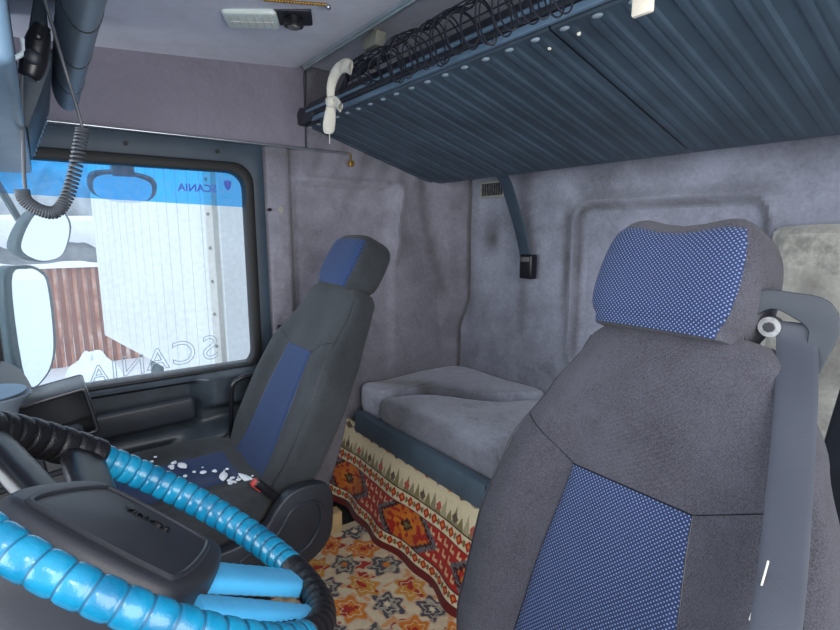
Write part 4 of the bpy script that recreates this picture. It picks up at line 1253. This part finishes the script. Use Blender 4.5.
p0 = A + dw * .5 - td * .2; p1 = A + dw * .5 - td * 2.7
mb.tube([V((p0.x, p0.y, .05)), V((p1.x, p1.y, .05))], .10, 8)
for t in (.5, 1.3, 2.1):
    p = A - td * t + dw * .12; mb.box((p.x - .05, p.y - .05, -.35), (p.x + .05, p.y + .05, .15), .01)
mb.build('underframe', 'under', tl)
for t in (.8, 1.8):
    c = A - td * t + dw * .15
    MB().tube([c + V((0, 0, -.80)) - tn * .12, c + V((0, 0, -.80)) + tn * .12], .45, 28).build('wheel', 'rubber', tl)
struct_x = 0

# red-brown plank fence with snow cap
tfence = NT('rusty_planks').set(.85)
sp = tfence.n('ShaderNodeSeparateXYZ'); tfence.l(tfence.obj(), sp.inputs[0])
fr = tfence.math('SINE', tfence.math('MULTIPLY', sp.outputs[1], 44.))
ns = tfence.noise(3.0, 6)
c_ = tfence.ramp(ns, [(.3, srgb(150, 90, 72)), (.55, srgb(196, 140, 116)), (.75, srgb(225, 205, 195))])
c_ = tfence.mix(tfence.ramp(fr, [(.0, (1, 1, 1, 1)), (.12, (0, 0, 0, 1))]), c_, srgb(140, 92, 80)); tfence.col(c_)
MAT['fence'] = tfence.m
fn_ = thing('plank_fence', (10.9, 0, GZ), 'red-brown upright plank fence capped with snow outside', 'fence')
mb = MB()
for k in range(46):
    y = -3.6 + k * .145; mb.box((10.88 + .02 * (k % 2), y, GZ), (10.94, y + .135, .52 + .02 * (k % 3)), .006, 1)
mb.build('planks', 'fence', fn_)
mb = MB(); mb.grid(90, 8, lambda u, v: (10.80 + .22 * v, lerp(-3.7, 3.2, u), .53 + .10 * sin(pi * v) * (.7 + .5 * hnoise(u * 30, 1)))); mb.build('snow_cap', 'snow', fn_)
# snow-laden grey shed behind
shed = thing('grey_shed', (14, 0, GZ), 'grey shed with ragged snow on its roof behind the fence', 'shed')
MAT['shed'] = plain('weathered_grey', srgb(158, 165, 170), .9, var=.35, nscale=1.6)
mb = MB(); mb.box((14, -5, GZ), (17, 4, 1.35)); mb.build('wall', 'shed', shed)
mb = MB()


def roofsnow(u, v):
    y = lerp(-5.1, 4.1, u); d = hnoise(u * 34, 2) * .35 + hnoise(u * 80, 4) * .12
    if v < .5: return (13.86 - .05 * sin(v * 2 * pi), y, lerp(1.0 - d * .6, 1.38, v / .5))
    return (lerp(13.86, 16, (v - .5) * 2), y, 1.38 + .15 * sin((v - .5) * pi) + .05 * hnoise(u * 20, v * 5))


mb.grid(260, 12, roofsnow); mb.build('roof_snow', 'snow', shed)
MAT['bush'] = plain('frosted_tree', srgb(196, 202, 206), .95, var=.22, nscale=2)
for (x, y, z, r, l) in ((20, -.6, 1.4, 2.2, 'broad frosted grey tree behind the shed, nearer the trailer'), (20, 5.0, 1.3, 2.1, 'smaller frosted grey tree behind the shed, further from the trailer')):
    t = thing('frosted_tree', (x, y, GZ), l, 'tree', 'frosted trees')
    mb = MB(); mb.grid(60, 40, lambda u, v: V((x, y, z)) + V((cos(2 * pi * u) * sin(pi * v), sin(2 * pi * u) * sin(pi * v), -cos(pi * v))) * r * (.85 + .3 * hnoise(u * 14, v * 9)), wu=True); mb.build('crown', 'bush', t)
    MB().tube([(x, y, GZ), (x, y, z)], .16, 10).build('trunk', 'under', t)
# snow mound standing in for a white van nose by the trailer
va = thing('van_nose_mound', (8.6, -.35, GZ), 'white mound standing in for a van nose by the end of the trailer', 'snow')
mb = MB(); mb.grid(40, 20, lambda u, v: V((8.6, -.42, GZ - .02)) + V((cos(2 * pi * u) * .8 * sin(pi / 2 * v + .0), sin(2 * pi * u) * .42 * sin(pi / 2 * v), .62 * cos(pi / 2 * v) * (.9 + .3 * hnoise(u * 9, v * 6)))), wu=True); mb.build('mound', 'snow', va)
